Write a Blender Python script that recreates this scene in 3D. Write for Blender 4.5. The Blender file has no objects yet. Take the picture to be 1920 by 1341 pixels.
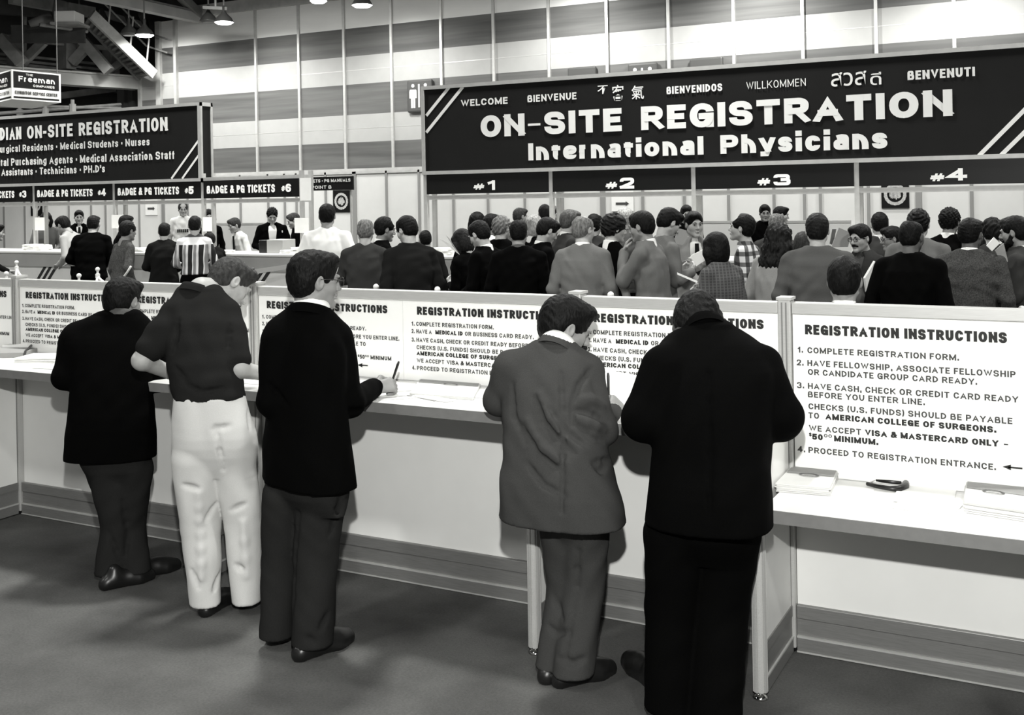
import bpy, math, random
import numpy as np
from mathutils import Vector, Matrix

sc = bpy.context.scene
# ------------------------------------------------------------------ camera
F, CX, CY, ROLL, YAW, CH = 2051.4, 960.0, 364.2, 0.0179, 0.4848, 2.0
W, H = 1920, 1341
cr, sr = math.cos(ROLL), math.sin(ROLL)
RIGHT = Vector((math.cos(YAW), math.sin(YAW), 0))
FWD = Vector((-math.sin(YAW), math.cos(YAW), 0))
UP = Vector((0, 0, 1))
cam = bpy.data.objects.new('camera', bpy.data.cameras.new('camera'))
sc.collection.objects.link(cam)
sc.camera = cam
rx = RIGHT * cr - UP * sr
ux = UP * cr + RIGHT * sr
m = Matrix((rx, ux, -FWD)).transposed().to_4x4()
m.translation = (0, 0, CH)
cam.matrix_world = m
cam.data.sensor_width = 36
cam.data.lens = F / W * 36
cam.data.shift_x = (W / 2 - CX) / W
cam.data.shift_y = (CY - H / 2) / W
cam.data.clip_end = 300
# ------------------------------------------------------------------ world, exposure
wd = bpy.data.worlds.new('hall_ambient'); sc.world = wd; wd.use_nodes = True
wd.node_tree.nodes['Background'].inputs[0].default_value = (1, 1, 0.98, 1)
wd.node_tree.nodes['Background'].inputs[1].default_value = 0.17
sc.view_settings.view_transform = 'Standard'
sc.view_settings.look = 'None'
sc.view_settings.gamma = 1
sc.view_settings.use_curve_mapping = False
sc.view_settings.exposure = 0.0
sc.cycles.use_denoising = True
sc.cycles.max_bounces = 5
sc.cycles.diffuse_bounces = 3

def light(kind, name, loc, power, size=1.0, target=None, **kw):
    l = bpy.data.lights.new(name, kind); l.energy = power
    l.color = (1, 1, 0.97)
    if kind == 'AREA': l.shape = 'DISK'; l.size = size
    else: l.shadow_soft_size = size
    for k, v in kw.items(): setattr(l, k, v)
    o = bpy.data.objects.new(name, l); sc.collection.objects.link(o); o.location = loc
    if target is not None:
        o.rotation_euler = (Vector(target) - Vector(loc)).to_track_quat('-Z', 'Y').to_euler()
    return o
# the photographer's flash, held a little above the camera
light('SPOT', 'camera_flash', (0.0, 0.0, 2.72), 960, 0.04, (-2.2, 4.7, 1.0), spot_size=1.9, spot_blend=0.6)
# rows of high bay lamps over the hall floor
for ix in range(5):
    for iy in range(4):
        far_left = ix == 0 and iy == 3
        c_ = (-25.5 + 7.0 * ix + (1.5 if far_left else 0), -1.0 + 6.6 * iy - (3.0 if far_left else 0), 7.6)
        light('AREA', 'high_bay_light', c_, 240 if far_left else (170, 310, 430, 430)[iy], 0.7, (c_[0], c_[1], 0), spread=2.3 if far_left or ix == 0 or iy < 3 else 3.1)

# fill spots added to brighten the partition behind the left booth
for x_, e_ in ((-26.5, 2600), (-21.5, 2400), (-17.0, 1500)):
    light('SPOT', 'partition_fill_light', (x_, 10.5, 7.8), e_, 0.3, (x_ - 3.4, 23.0, 1.0), spot_size=.66, spot_blend=.8)

# ------------------------------------------------------------------ pixel helpers: a photo point to a place in the hall
def ray(px, py):
    a, b = px - CX, py - CY
    u, v = cr * a - sr * b, cr * b + sr * a
    return RIGHT * (u / F) + FWD + UP * (-v / F)
CAM = Vector((0, 0, CH))
def atD(px, py, d): return CAM + ray(px, py) * d
def atY(px, py, Y):
    r = ray(px, py); return CAM + r * (Y / r.y)
def atZ(px, py, Z):
    r = ray(px, py); return CAM + r * ((Z - CH) / r.z)
def atX(px, py, X):
    r = ray(px, py); return CAM + r * (X / r.x)
def depth(p): return (Vector(p) - CAM).dot(FWD)

# ------------------------------------------------------------------ materials
MATS = {}
def mat(name, v, rough=0.7, noise=0.0, scale=20.0, bump=0.0, bscale=200.0, metal=0.0, spec=0.3, tint=0.975, stretch=None, sheen=0.0):
    if name in MATS: return MATS[name]
    mt = bpy.data.materials.new(name); mt.use_nodes = True
    nt = mt.node_tree; b = nt.nodes['Principled BSDF']
    b.inputs['Roughness'].default_value = rough
    b.inputs['Metallic'].default_value = metal
    b.inputs['Specular IOR Level'].default_value = spec
    if sheen: b.inputs['Sheen Weight'].default_value = sheen
    tc = nt.nodes.new('ShaderNodeTexCoord'); mp = nt.nodes.new('ShaderNodeMapping')
    nt.links.new(tc.outputs['Object'], mp.inputs['Vector'])
    if stretch: mp.inputs['Scale'].default_value = stretch
    nz = nt.nodes.new('ShaderNodeTexNoise'); nz.inputs['Scale'].default_value = scale; nz.inputs['Detail'].default_value = 5
    nt.links.new(mp.outputs['Vector'], nz.inputs['Vector'])
    rp = nt.nodes.new('ShaderNodeValToRGB')
    lo, hi = max(v * (1 - noise), 0.0), v * (1 + noise)
    rp.color_ramp.elements[0].position = 0.3; rp.color_ramp.elements[1].position = 0.7
    rp.color_ramp.elements[0].color = (lo, lo, lo * tint, 1); rp.color_ramp.elements[1].color = (hi, hi, hi * tint, 1)
    nt.links.new(nz.outputs['Fac'], rp.inputs['Fac']); nt.links.new(rp.outputs['Color'], b.inputs['Base Color'])
    if bump:
        n2 = nt.nodes.new('ShaderNodeTexNoise'); n2.inputs['Scale'].default_value = bscale; n2.inputs['Detail'].default_value = 3
        nt.links.new(mp.outputs['Vector'], n2.inputs['Vector'])
        bp = nt.nodes.new('ShaderNodeBump'); bp.inputs['Strength'].default_value = bump; bp.inputs['Distance'].default_value = 0.01
        nt.links.new(n2.outputs['Fac'], bp.inputs['Height']); nt.links.new(bp.outputs['Normal'], b.inputs['Normal'])
    MATS[name] = mt
    return mt
def glow(name, v, strength):
    mt = bpy.data.materials.new(name); mt.use_nodes = True
    b = mt.node_tree.nodes['Principled BSDF']
    b.inputs['Base Color'].default_value = (v, v, v, 1)
    b.inputs['Emission Color'].default_value = (1, 1, 0.96, 1); b.inputs['Emission Strength'].default_value = strength
    return mt

M_PANEL = mat('white_laminate', 0.80, 0.45, 0.02, 6)
M_BACKPANEL = mat('booth_panel', 0.66, 0.6, 0.02, 4)
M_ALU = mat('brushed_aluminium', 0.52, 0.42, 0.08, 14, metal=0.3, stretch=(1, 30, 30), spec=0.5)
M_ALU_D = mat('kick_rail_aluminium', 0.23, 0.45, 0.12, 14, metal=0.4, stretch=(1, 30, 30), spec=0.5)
M_ALU_L = mat('bright_rail_edge', 0.62, 0.35, 0.05, 14, metal=0.4, spec=0.5)
M_DARKGAP = mat('dark_groove', 0.03, 0.8)
M_TOP = mat('counter_laminate', 0.82, 0.3, 0.01, 5, spec=0.4)
M_LIP = mat('counter_edge_band', 0.17, 0.5, 0.06, 30, spec=0.4)
M_BOARD = mat('sign_white_board', 0.86, 0.55, 0.01, 3)
M_INK = mat('sign_black_ink', 0.018, 0.6)
M_INK2 = mat('sign_grey_ink', 0.055, 0.6)
M_SIGNBLK = mat('sign_black_panel', 0.010, 0.6, 0.15, 2, spec=0.15)
M_HEADBLK = mat('header_black_panel', 0.006, 0.4, 0.1, 2, spec=0.3)
M_WHITE = mat('sign_white_letter', 0.85, 0.6)
M_FRAME = mat('sign_frame_metal', 0.52, 0.45, 0.06, 12, metal=0.3, spec=0.5)
M_PAPER = mat('paper_white', 0.84, 0.7, 0.02, 10)
M_PAPER2 = mat('paper_offwhite', 0.62, 0.7, 0.05, 14)
M_PAPER3 = mat('paper_grey', 0.30, 0.7, 0.1, 18)
M_BLKPLASTIC = mat('black_plastic', 0.008, 0.35, spec=0.5)
M_GIRDER = mat('girder_paint', 0.20, 0.6, 0.25, 3)
M_GIRDER_D = mat('girder_dark', 0.03, 0.7, 0.3, 3)
M_LIGHTSTEEL = mat('steel_light', 0.45, 0.5, 0.1, 5)
M_CEIL = mat('ceiling_dark', 0.03, 0.9, 0.3, 2)

# ------------------------------------------------------------------ mesh helpers
COL = sc.collection
def newmesh(name, verts, faces, material=None, parent=None, smooth=False):
    me = bpy.data.meshes.new(name)
    me.from_pydata([tuple(v) for v in verts], [], [tuple(f) for f in faces])
    if material: me.materials.append(material)
    if smooth: me.shade_smooth()
    me.update()
    o = bpy.data.objects.new(name, me); COL.objects.link(o)
    if parent: setparent(o, parent)
    return o
def setparent(o, p):
    o.parent = p
    o.matrix_parent_inverse = p.matrix_basis.inverted()
def tag(o, label=None, cat=None, group=None, kind=None):
    if label: o['label'] = label
    if cat: o['category'] = cat
    if group: o['group'] = group
    if kind: o['kind'] = kind
    return o
def thing(name, label, cat, loc=(0, 0, 0), group=None, rotz=0.0):
    o = bpy.data.objects.new(name, None); COL.objects.link(o); o.location = loc; o.rotation_euler = (0, 0, rotz)
    o.empty_display_size = 0.1
    o.matrix_basis  # world transform follows from location and rotation
    return tag(o, label, cat, group)
class MB:
    """collects shapes into one mesh"""
    def __init__(s): s.v = []; s.f = []
    def add(s, verts, faces):
        n = len(s.v); s.v += [Vector(v) for v in verts]; s.f += [tuple(i + n for i in f) for f in faces]; return s
    def box(s, lo, hi, rot=None, c=None, bevel=0.0):
        x0, y0, z0 = lo; x1, y1, z1 = hi
        vs = [Vector(p) for p in ((x0, y0, z0), (x1, y0, z0), (x1, y1, z0), (x0, y1, z0), (x0, y0, z1), (x1, y0, z1), (x1, y1, z1), (x0, y1, z1))]
        fs = [(0, 3, 2, 1), (4, 5, 6, 7), (0, 1, 5, 4), (1, 2, 6, 5), (2, 3, 7, 6), (3, 0, 4, 7)]
        if bevel > 0:
            import bmesh
            bm = bmesh.new(); bv = [bm.verts.new(v) for v in vs]; [bm.faces.new([bv[i] for i in f]) for f in fs]
            bmesh.ops.bevel(bm, geom=bm.edges[:], offset=bevel, segments=2, affect='EDGES', profile=0.5)
            bm.verts.index_update()
            vs = [v.co.copy() for v in bm.verts]; fs = [tuple(v.index for v in f.verts) for f in bm.faces]; bm.free()
        if rot is not None:
            c = Vector(c) if c is not None else (Vector(lo) + Vector(hi)) / 2
            vs = [rot @ (v - c) + c for v in vs]
        return s.add(vs, fs)
    def bar(s, a, b, w, h=None, up=Vector((0, 0, 1))):
        a, b = Vector(a), Vector(b); h = h or w
        d = (b - a).normalized(); up = Vector(up)
        if abs(d.dot(up)) > 0.98: up = Vector((0, 1, 0))
        x = d.cross(up).normalized(); z = x.cross(d).normalized()
        vs = []
        for p in (a, b):
            for i, j in ((-1, -1), (1, -1), (1, 1), (-1, 1)): vs.append(p + x * (i * w / 2) + z * (j * h / 2))
        return s.add(vs, [(3, 2, 1, 0), (4, 5, 6, 7), (0, 1, 5, 4), (1, 2, 6, 5), (2, 3, 7, 6), (3, 0, 4, 7)])
    def tube(s, pts, r, n=8, closed=False):
        pts = [Vector(p) for p in pts]; m_ = len(pts)
        rs = r if isinstance(r, (list, tuple)) else [r] * m_
        base = []; prev = None
        for i, p in enumerate(pts):
            if closed: d = (pts[(i + 1) % m_] - pts[i - 1]).normalized()
            else: d = (pts[min(i + 1, m_ - 1)] - pts[max(i - 1, 0)]).normalized()
            if prev is None:
                prev = d.orthogonal().normalized()
            prev = (prev - d * prev.dot(d)).normalized()
            y = d.cross(prev)
            base.append([p + (prev * math.cos(t) + y * math.sin(t)) * rs[i] for t in [2 * math.pi * k / n for k in range(n)]])
        vs = [v for ring in base for v in ring]; fs = []
        for i in range(m_ - (0 if closed else 1)):
            a, b = i * n, ((i + 1) % m_) * n
            for k in range(n): fs.append((a + k, a + (k + 1) % n, b + (k + 1) % n, b + k))
        if not closed:
            fs.append(tuple(range(n))[::-1]); fs.append(tuple((m_ - 1) * n + k for k in range(n)))
        return s.add(vs, fs)
    def lathe(s, c, prof, n=16):
        c = Vector(c); vs = []; fs = []
        for r, z in prof:
            for k in range(n):
                t = 2 * math.pi * k / n; vs.append(c + Vector((r * math.cos(t), r * math.sin(t), z)))
        for i in range(len(prof) - 1):
            for k in range(n): fs.append((i * n + k, i * n + (k + 1) % n, (i + 1) * n + (k + 1) % n, (i + 1) * n + k))
        fs.append(tuple(range(n))[::-1]); fs.append(tuple((len(prof) - 1) * n + k for k in range(n)))
        return s.add(vs, fs)
    def prism(s, poly, nrm):
        """a flat outline given a thickness vector"""
        poly = [Vector(p) for p in poly]; nrm = Vector(nrm); n = len(poly)
        vs = poly + [p + nrm for p in poly]
        fs = [tuple(range(n))[::-1], tuple(range(n, 2 * n))] + [(i, (i + 1) % n, n + (i + 1) % n, n + i) for i in range(n)]
        return s.add(vs, fs)
    def build(s, name, material, parent=None, smooth=False):
        return newmesh(name, s.v, s.f, material, parent, smooth)

# ------------------------------------------------------------------ lettering: a gothic face drawn from strokes
def _E(s):  # strokes as 'x,y x,y ...|r' where r is the corner rounding (0..1); 'o' closes the path
    out = []
    for part in s.split(';'):
        p = part.strip()
        if not p: continue
        closed = p.startswith('o'); p = p.lstrip('o').strip()
        r = 0.0
        if '|' in p: p, rr = p.split('|'); r = float(rr)
        out.append(([tuple(float(q) for q in w.split(',')) for w in p.split()], r, closed))
    return out
GL = {
 'A': (.74, '0,0 .5,1 1,0;.2,.3 .8,.3'), 'B': (.66, '0,0 0,1 .86,1 .86,.53 0,.53|.5;0,.53 1,.53 1,0 0,0 0,.53|.5'), 'C': (.68, '1,.66 1,1 0,1 0,0 1,0 1,.34|1'),
 'D': (.68, '0,0 0,1 .25,1;.0,1 1,1 1,0 0,0|1'), 'E': (.56, '1,1 0,1 0,0 1,0;0,.52 .86,.52'), 'F': (.54, '1,1 0,1 0,0;0,.5 .84,.5'),
 'G': (.70, '1,.7 1,1 0,1 0,0 1,0 1,.45|1;1,.0 1,.46;.55,.46 1,.46'), 'H': (.68, '0,0 0,1;1,0 1,1;0,.5 1,.5'), 'I': (0, '.5,0 .5,1'),
 'J': (.56, '1,1 1,0 0,0 0,.3|1'), 'K': (.70, '0,0 0,1;.96,1 .06,.42;.34,.58 1,0'), 'L': (.54, '0,1 0,0 1,0'), 'M': (.86, '0,0 0,1;1,0 1,1;0,1 .5,.12;1,1 .5,.12'),
 'N': (.70, '0,0 0,1;1,0 1,1;0,1 1,0'), 'O': (.72, 'o0,0 0,1 1,1 1,0|1'), 'P': (.64, '0,0 0,1;0,1 1,1 1,.45 0,.45|.8'), 'Q': (.72, 'o0,0 0,1 1,1 1,0|1;.6,.25 1,-.02'),
 'R': (.68, '0,0 0,1;0,1 .96,1 .96,.48 0,.48|.8;.52,.48 1,0'), 'S': (.66, '.97,.70 .97,1 0,1 0,.54 1,.48 1,0 0,0 0,.30|.9'), 'T': (.64, '0,1 1,1;.5,0 .5,1'),
 'U': (.68, '0,1 0,0 1,0 1,1|1'), 'V': (.72, '0,1 .5,0 1,1'), 'W': (1.02, '0,1 .26,0 .5,.9 .74,0 1,1'), 'X': (.70, '0,0 1,1;0,1 1,0'), 'Y': (.70, '0,1 .5,.44 1,1;.5,0 .5,.46'), 'Z': (.62, '0,1 1,1 0,0 1,0'),
 '0': (.60, 'o0,0 0,1 1,1 1,0|1'), '1': (.34, '0,.74 .9,1;.9,0 .9,1'), '2': (.58, '0,.68 0,1 1,1 1,.55 0,0|.7;0,0 1,0'), '3': (.60, '0,.75 0,1 .95,1 .95,.53 .4,.53|.7;.4,.53 1,.53 1,0 0,0 0,.27|.7'),
 '4': (.62, '1,.27 0,.27 .68,1;.72,0 .72,1'), '5': (.60, '.95,1 .08,1 .03,.52;.03,.52 .03,.62 1,.62 1,0 0,0 0,.26|.8'), '6': (.60, '1,.74 1,1 0,1 0,0 1,0 1,.58 0,.58|.9'), '8': (.6, 'o.05,.53 .05,1 .95,1 .95,.53|.8;o0,0 0,.53 1,.53 1,0|.8'),
 '.': (0, '.5,0 .5,.14'), ',': (0, '.5,.12 .5,-.14'), '-': (.34, '0,.42 1,.42'), '\u00b7': (0, '.5,.38 .5,.52'), '\u2019': (0, '.5,1 .5,.76'),
 '(': (.26, '1,1.08 0,.7 0,.3 1,-.1|.6'), ')': (.26, '0,1.08 1,.7 1,.3 0,-.1|.6'), '$': (.58, '.97,.70 .97,.95 0,.95 0,.54 1,.46 1,.05 0,.05 0,.30|.8;.5,-.1 .5,1.1'),
 '&': (.74, '1,0 .22,.72 .22,1 .72,1 .72,.68 0,.4 0,0 .62,0 1,.42|.6'), '#': (.74, '.22,0 .42,1;.62,0 .82,1;0,.33 .95,.33;.08,.67 1,.67'),
 'a': (.50, '.0,.66 .5,.74 1,.7 1,0|.6;1,.42 0,.42 0,0 1,0 1,.2|.7'), 'b': (.54, '0,0 0,1;0,.72 1,.72 1,0 0,0|.9'), 'c': (.50, '1,.5 1,.72 0,.72 0,0 1,0 1,.22|1'), 'd': (.54, '1,0 1,1;1,.72 0,.72 0,0 1,0|.9'),
 'e': (.52, '0,.36 1,.36 1,.72 0,.72 0,0 1,0 1,.16|.9'), 'f': (.34, '1,1 .3,1 .3,0|.8;0,.68 .9,.68'), 'g': (.54, '1,.72 1,-.26 0,-.26 0,-.1|.8;1,.72 0,.72 0,.02 1,.02|.9'), 'h': (.52, '0,0 0,1;0,.72 1,.72 1,0|.9'),
 'i': (0, '.5,0 .5,.62;.5,1.06 .5,1.1'), 'k': (.52, '0,0 0,1;.95,.72 .1,.3;.35,.45 1,0'), 'l': (0, '.5,0 .5,1'), 'm': (.86, '0,0 0,.72;0,.72 .5,.72 .5,0|.8;.5,.72 1,.72 1,0|.8'), 'n': (.52, '0,0 0,.72;0,.72 1,.72 1,0|.9'),
 'o': (.54, 'o0,0 0,.72 1,.72 1,0|1'), 'p': (.54, '0,-.26 0,.72;0,.72 1,.72 1,0 0,0|.9'), 'r': (.34, '0,0 0,.72;0,.5 .1,.72 1,.72|.8'), 's': (.48, '.97,.52 .97,.72 0,.72 0,.38 1,.36 1,0 0,0 0,.2|.9'), 't': (.34, '.35,.95 .35,0 1,0|.8;0,.70 1,.70'),
 'u': (.52, '0,.72 0,0 1,0 1,.72|.9;1,0 1,.72'), 'v': (.54, '0,.72 .5,0 1,.72'), 'w': (.8, '0,.72 .25,0 .5,.66 .75,0 1,.72'), 'y': (.54, '0,.72 .52,.02;1,.72 .4,-.26 .1,-.26'),
}
GLP = {k: (w, _E(s)) for k, (w, s) in GL.items()}
STYLE = {'reg': (.115, .105, .18), 'med': (.235, .195, .15), 'bold': (.26, .21, .14), 'heavy': (.33, .25, .11), 'fat': (.36, .27, .10)}
def _round(pts, r, closed):
    if r <= 0 or len(pts) < 3: return pts
    n = len(pts); out = []
    for i in range(n):
        if not closed and i in (0, n - 1): out.append(pts[i]); continue
        p, a, b = pts[i], pts[i - 1], pts[(i + 1) % n]
        da, db = math.hypot(a[0] - p[0], a[1] - p[1]), math.hypot(b[0] - p[0], b[1] - p[1])
        fa = .5 if closed or 1 < i else 1.0; fb = .5 if closed or i < n - 2 else 1.0
        la, lb = da * fa * r * .98, db * fb * r * .98
        l1, l2 = (la, lb)
        k = min(1.0, 1.6 * min(l1, l2) / max(l1, l2, 1e-9)) if max(l1, l2) > 1.6 * min(l1, l2) else 1.0
        if l1 > l2: l1 = min(l1, l2 * 1.6)
        else: l2 = min(l2, l1 * 1.6)
        s = (p[0] + (a[0] - p[0]) * l1 / max(da, 1e-9), p[1] + (a[1] - p[1]) * l1 / max(da, 1e-9))
        e = (p[0] + (b[0] - p[0]) * l2 / max(db, 1e-9), p[1] + (b[1] - p[1]) * l2 / max(db, 1e-9))
        for j in range(7):
            t = j / 6; q = 0.58
            c1 = (s[0] + (p[0] - s[0]) * q, s[1] + (p[1] - s[1]) * q); c2 = (e[0] + (p[0] - e[0]) * q, e[1] + (p[1] - e[1]) * q)
            u = 1 - t
            out.append((u**3 * s[0] + 3 * u*u*t * c1[0] + 3 * u*t*t * c2[0] + t**3 * e[0], u**3 * s[1] + 3 * u*u*t * c1[1] + 3 * u*t*t * c2[1] + t**3 * e[1]))
    res = [out[0]]
    for q in out[1:]:
        if math.hypot(q[0] - res[-1][0], q[1] - res[-1][1]) > 1e-6: res.append(q)
    return res
def _ribbon(pts, tv, th, closed, lo, hi):
    n = len(pts); L = []; Rr = []
    for i in range(n):
        if closed: a, b = pts[i - 1], pts[(i + 1) % n]
        else: a, b = pts[max(i - 1, 0)], pts[min(i + 1, n - 1)]
        p = pts[i]
        d1 = Vector((p[0] - a[0], p[1] - a[1])) if (closed or i > 0) else Vector((b[0] - p[0], b[1] - p[1]))
        d2 = Vector((b[0] - p[0], b[1] - p[1])) if (closed or i < n - 1) else d1
        d1.normalize(); d2.normalize()
        n1, n2 = Vector((-d1.y, d1.x)), Vector((-d2.y, d2.x)); m_ = n1 + n2
        if m_.length < .25: m_ = n1
        m_.normalize(); k = 1 / max(m_.dot(n1), .42)
        o = Vector((m_.x * tv / 2 * k, m_.y * th / 2 * k))
        q = Vector(p)
        if not closed and i in (0, n - 1) and abs(d1.x) > .05 and abs(d1.y) > .3:
            q = q + (d1 if i else -d1) * tv * .5
        l, r = q + o, q - o
        for v in (l, r): v.y = min(max(v.y, lo), hi)
        L.append(l); Rr.append(r)
    vs = L + Rr; fs = []
    for i in range(n if closed else n - 1):
        j = (i + 1) % n; fs.append((i, n + i, n + j, j))
    return vs, fs
def block_text(text, u0, u1, base, cap, st):
    """returns 2D vertices and faces of a line fitted between u0 and u1"""
    fv, fh, gap = STYLE[st]; tv, th = fv * cap, fh * cap
    fixed = 0.0; var = 0.0
    for i, ch in enumerate(text):
        if ch == ' ': var += .34 * cap; continue
        w = GLP[ch][0]
        if w == 0: fixed += tv
        else: var += w * cap
        if i < len(text) - 1: var += gap * cap
    k = (u1 - u0 - fixed) / max(var, 1e-9)
    if var == 0: k = 1
    if k < .45 or (var == 0 and fixed > (u1 - u0)):  # very narrow setting: thin the stems too
        kk = (u1 - u0) / (fixed + var * .8); tv *= kk; k = (u1 - u0 - fixed * kk) / max(var, 1e-9)
    tvk = min(tv, .47 * .6 * cap * k) if k < 1.1 else tv
    if tvk < tv:
        k += fixed * (1 - tvk / tv) / max(var, 1e-9); tv = tvk
    x = u0; V_ = []; F_ = []; si = 0
    for i, ch in enumerate(text):
        if ch == ' ': x += .34 * cap * k; continue
        w, strokes = GLP[ch]
        ww = tv if w == 0 else w * cap * k
        for pts, r, closed in strokes:
            P_ = [(x + tvk / 2 + px * (ww - tvk) if w else x + ww / 2, base + th / 2 + py * (cap - th)) for px, py in pts]
            P_ = _round(P_, r, closed)
            ymin, ymax = min(p[1] for p in P_), max(p[1] for p in P_)
            if w == 0: P_ = [(p[0], p[1] + (-th / 2 if p[1] == ymin else th / 2)) for p in P_]
            elif len(P_) == 2 and abs(P_[0][0] - P_[1][0]) < 1e-9: P_ = [(p[0], p[1] + (-th / 2 if p[1] == ymin else th / 2)) for p in P_]
            elif len(P_) == 2 and abs(P_[0][1] - P_[1][1]) < 1e-9:
                xmn, xmx = min(p[0] for p in P_), max(p[0] for p in P_)
                P_ = [(p[0] + (-tvk / 2 if p[0] == xmn else tvk / 2), p[1]) for p in P_]
            elif not closed and r == 0:
                q = list(P_)
                for e, nb in ((0, 1), (-1, -2)):
                    if abs(q[e][0] - q[nb][0]) < 1e-9: q[e] = (q[e][0], q[e][1] + (th / 2 if q[e][1] > q[nb][1] else -th / 2))
                    elif abs(q[e][1] - q[nb][1]) < 1e-9: q[e] = (q[e][0] + (tvk / 2 if q[e][0] > q[nb][0] else -tvk / 2), q[e][1])
                P_ = q
            elif not closed:
                q = list(P_)
                for e, nb in ((0, 1), (-1, -2)):
                    if abs(q[e][0] - q[nb][0]) < 1e-6 and abs(pts[e][1]) < .01 or pts[e][1] in (.72, 1) and abs(q[e][0] - q[nb][0]) < 1e-6: q[e] = (q[e][0], q[e][1] + (th / 2 if q[e][1] > q[nb][1] else -th / 2))
                P_ = q
            lo = min(base, ymin - th / 2); hi = max(base + cap if ymax > base + cap * .9 else ymax + th / 2, ymax + th * .5)
            vs, fs = _ribbon(P_, tvk, th, closed, lo, hi)
            n = len(V_); nn = len(vs) // 2; si += 1; V_ += [Vector((q.x, q.y, .00012 * (j % nn) + .0011 * (si % 6))) for j, q in enumerate(vs)]; F_ += [tuple(q + n for q in f) for f in fs]
        x += ww + gap * cap * k
    return V_, F_
FONTTXT = {}
def font_text(text, u0, u1, base, cap):
    """scripts the stroke face has no letters for"""
    if text not in FONTTXT:
        c = bpy.data.curves.new('lettering_curve', 'FONT'); c.body = text; c.size = 1; c.offset = .008; c.resolution_u = 3
        o = bpy.data.objects.new('lettering_curve', c); me = o.to_mesh()
        FONTTXT[text] = ([v.co.copy() for v in me.vertices], [tuple(p.vertices) for p in me.polygons])
        o.to_mesh_clear(); bpy.data.objects.remove(o); bpy.data.curves.remove(c)
    v, f = FONTTXT[text]
    x0, x1 = min(p.x for p in v), max(p.x for p in v); y0, y1 = min(p.y for p in v), max(p.y for p in v)
    return [Vector((u0 + (p.x - x0) / (x1 - x0) * (u1 - u0), base + (p.y - y0) / (y1 - y0) * cap, 0)) for p in v], f
def lettering(name, segs, O, U, V, N, material, parent, lift=0.0015):
    """segs: (text, u0, u1, base, cap height, style) in metres on the sign's face; one mesh for each line piece"""
    O, U, V, N = Vector(O), Vector(U), Vector(V), Vector(N)
    for text, u0, u1, base, cap, st in segs:
        if all(c in GLP or c == ' ' for c in text): vs, fs = block_text(text, u0, u1, base, cap, st)
        else: vs, fs = font_text(text, u0, u1, base, cap)
        zk = min(1.0, cap / .12)
        newmesh(name, [O + U * p.x + V * p.y + N * (lift + p.z * zk) for p in vs], fs, material, parent)
# ================================================================== THE SETTING
X0, D, HT, E = -6.122, 4.754, 1.511, 0.507
XW = 0.99
DS = 13.2
DW = 24.0
# carpet
mc = mat('grey_carpet', 0.10, 0.95, 0.5, 1.3, bump=0.5, bscale=260, spec=0.05)
nt = mc.node_tree; b_ = nt.nodes['Principled BSDF']
n3 = nt.nodes.new('ShaderNodeTexNoise'); n3.inputs['Scale'].default_value = 90; n3.inputs['Detail'].default_value = 6
mixn = nt.nodes.new('ShaderNodeMix'); mixn.data_type = 'RGBA'; mixn.blend_type = 'MULTIPLY'; mixn.inputs[0].default_value = 0.6
tcn = nt.nodes.new('ShaderNodeTexCoord'); nt.links.new(tcn.outputs['Object'], n3.inputs['Vector'])
src = b_.inputs['Base Color'].links[0].from_socket
nt.links.new(src, mixn.inputs[6]); nt.links.new(n3.outputs['Fac'], mixn.inputs[7])
mul = nt.nodes.new('ShaderNodeMix'); mul.data_type = 'RGBA'; mul.blend_type = 'ADD'; mul.inputs[0].default_value = 0.25
nt.links.new(mixn.outputs[2], mul.inputs[6]); nt.links.new(src, mul.inputs[7]); nt.links.new(mul.outputs[2], b_.inputs['Base Color'])
fl = MB().box((-34, -8, -0.1), (16, 40, 0)).build('floor', mc); tag(fl, 'grey carpet of the exhibition hall', 'floor', kind='structure')
ce = MB().box((-34, -8, 12), (16, 40, 12.1)).build('ceiling', M_CEIL); tag(ce, 'dark roof deck high over the hall', 'ceiling', kind='structure')

# the striped operable wall at the back of the hall
zs = [atY(406, y, DW).z for y in (325, 279, 231, 178, 129, 80, 28)]
xl = atY(262, 170, DW).x; xl2 = atY(300, 170, DW).x
def wallmat(name, v, streak, noise):
    mt = bpy.data.materials.new(name); mt.use_nodes = True; n = mt.node_tree; b = n.nodes['Principled BSDF']
    b.inputs['Roughness'].default_value = 0.75
    tc = n.nodes.new('ShaderNodeTexCoord'); mp = n.nodes.new('ShaderNodeMapping'); mp.inputs['Scale'].default_value = streak
    nz = n.nodes.new('ShaderNodeTexNoise'); nz.inputs['Scale'].default_value = 1.0; nz.inputs['Detail'].default_value = 4
    rp = n.nodes.new('ShaderNodeValToRGB'); rp.color_ramp.elements[0].position = 0.35; rp.color_ramp.elements[1].position = 0.65
    lo, hi = v * (1 - noise), v * (1 + noise)
    rp.color_ramp.elements[0].color = (lo, lo, lo * .975, 1); rp.color_ramp.elements[1].color = (hi, hi, hi * .975, 1)
    n.links.new(tc.outputs['Object'], mp.inputs[0]); n.links.new(mp.outputs[0], nz.inputs[0]); n.links.new(nz.outputs['Fac'], rp.inputs[0]); n.links.new(rp.outputs[0], b.inputs['Base Color'])
    return mt
MW_D = wallmat('wall_fabric_dark_band', 0.10, (0.25, 1, 5.0), 0.28)
MW_L = wallmat('wall_fabric_light_band', 0.37, (3, 1, 3), 0.03)
MW_M = wallmat('wall_fabric_grey_band', 0.72, (0.5, 1, 2), 0.06)
xr_ = 14.0
wb = MB(); wm = []
bands = [(0.0, zs[0], MW_M), (zs[0], zs[1], MW_D), (zs[1], zs[2], MW_L), (zs[2], zs[3], MW_D), (zs[3], zs[4], MW_L), (zs[4], zs[5], MW_D), (zs[5], zs[6], MW_M)]
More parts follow.
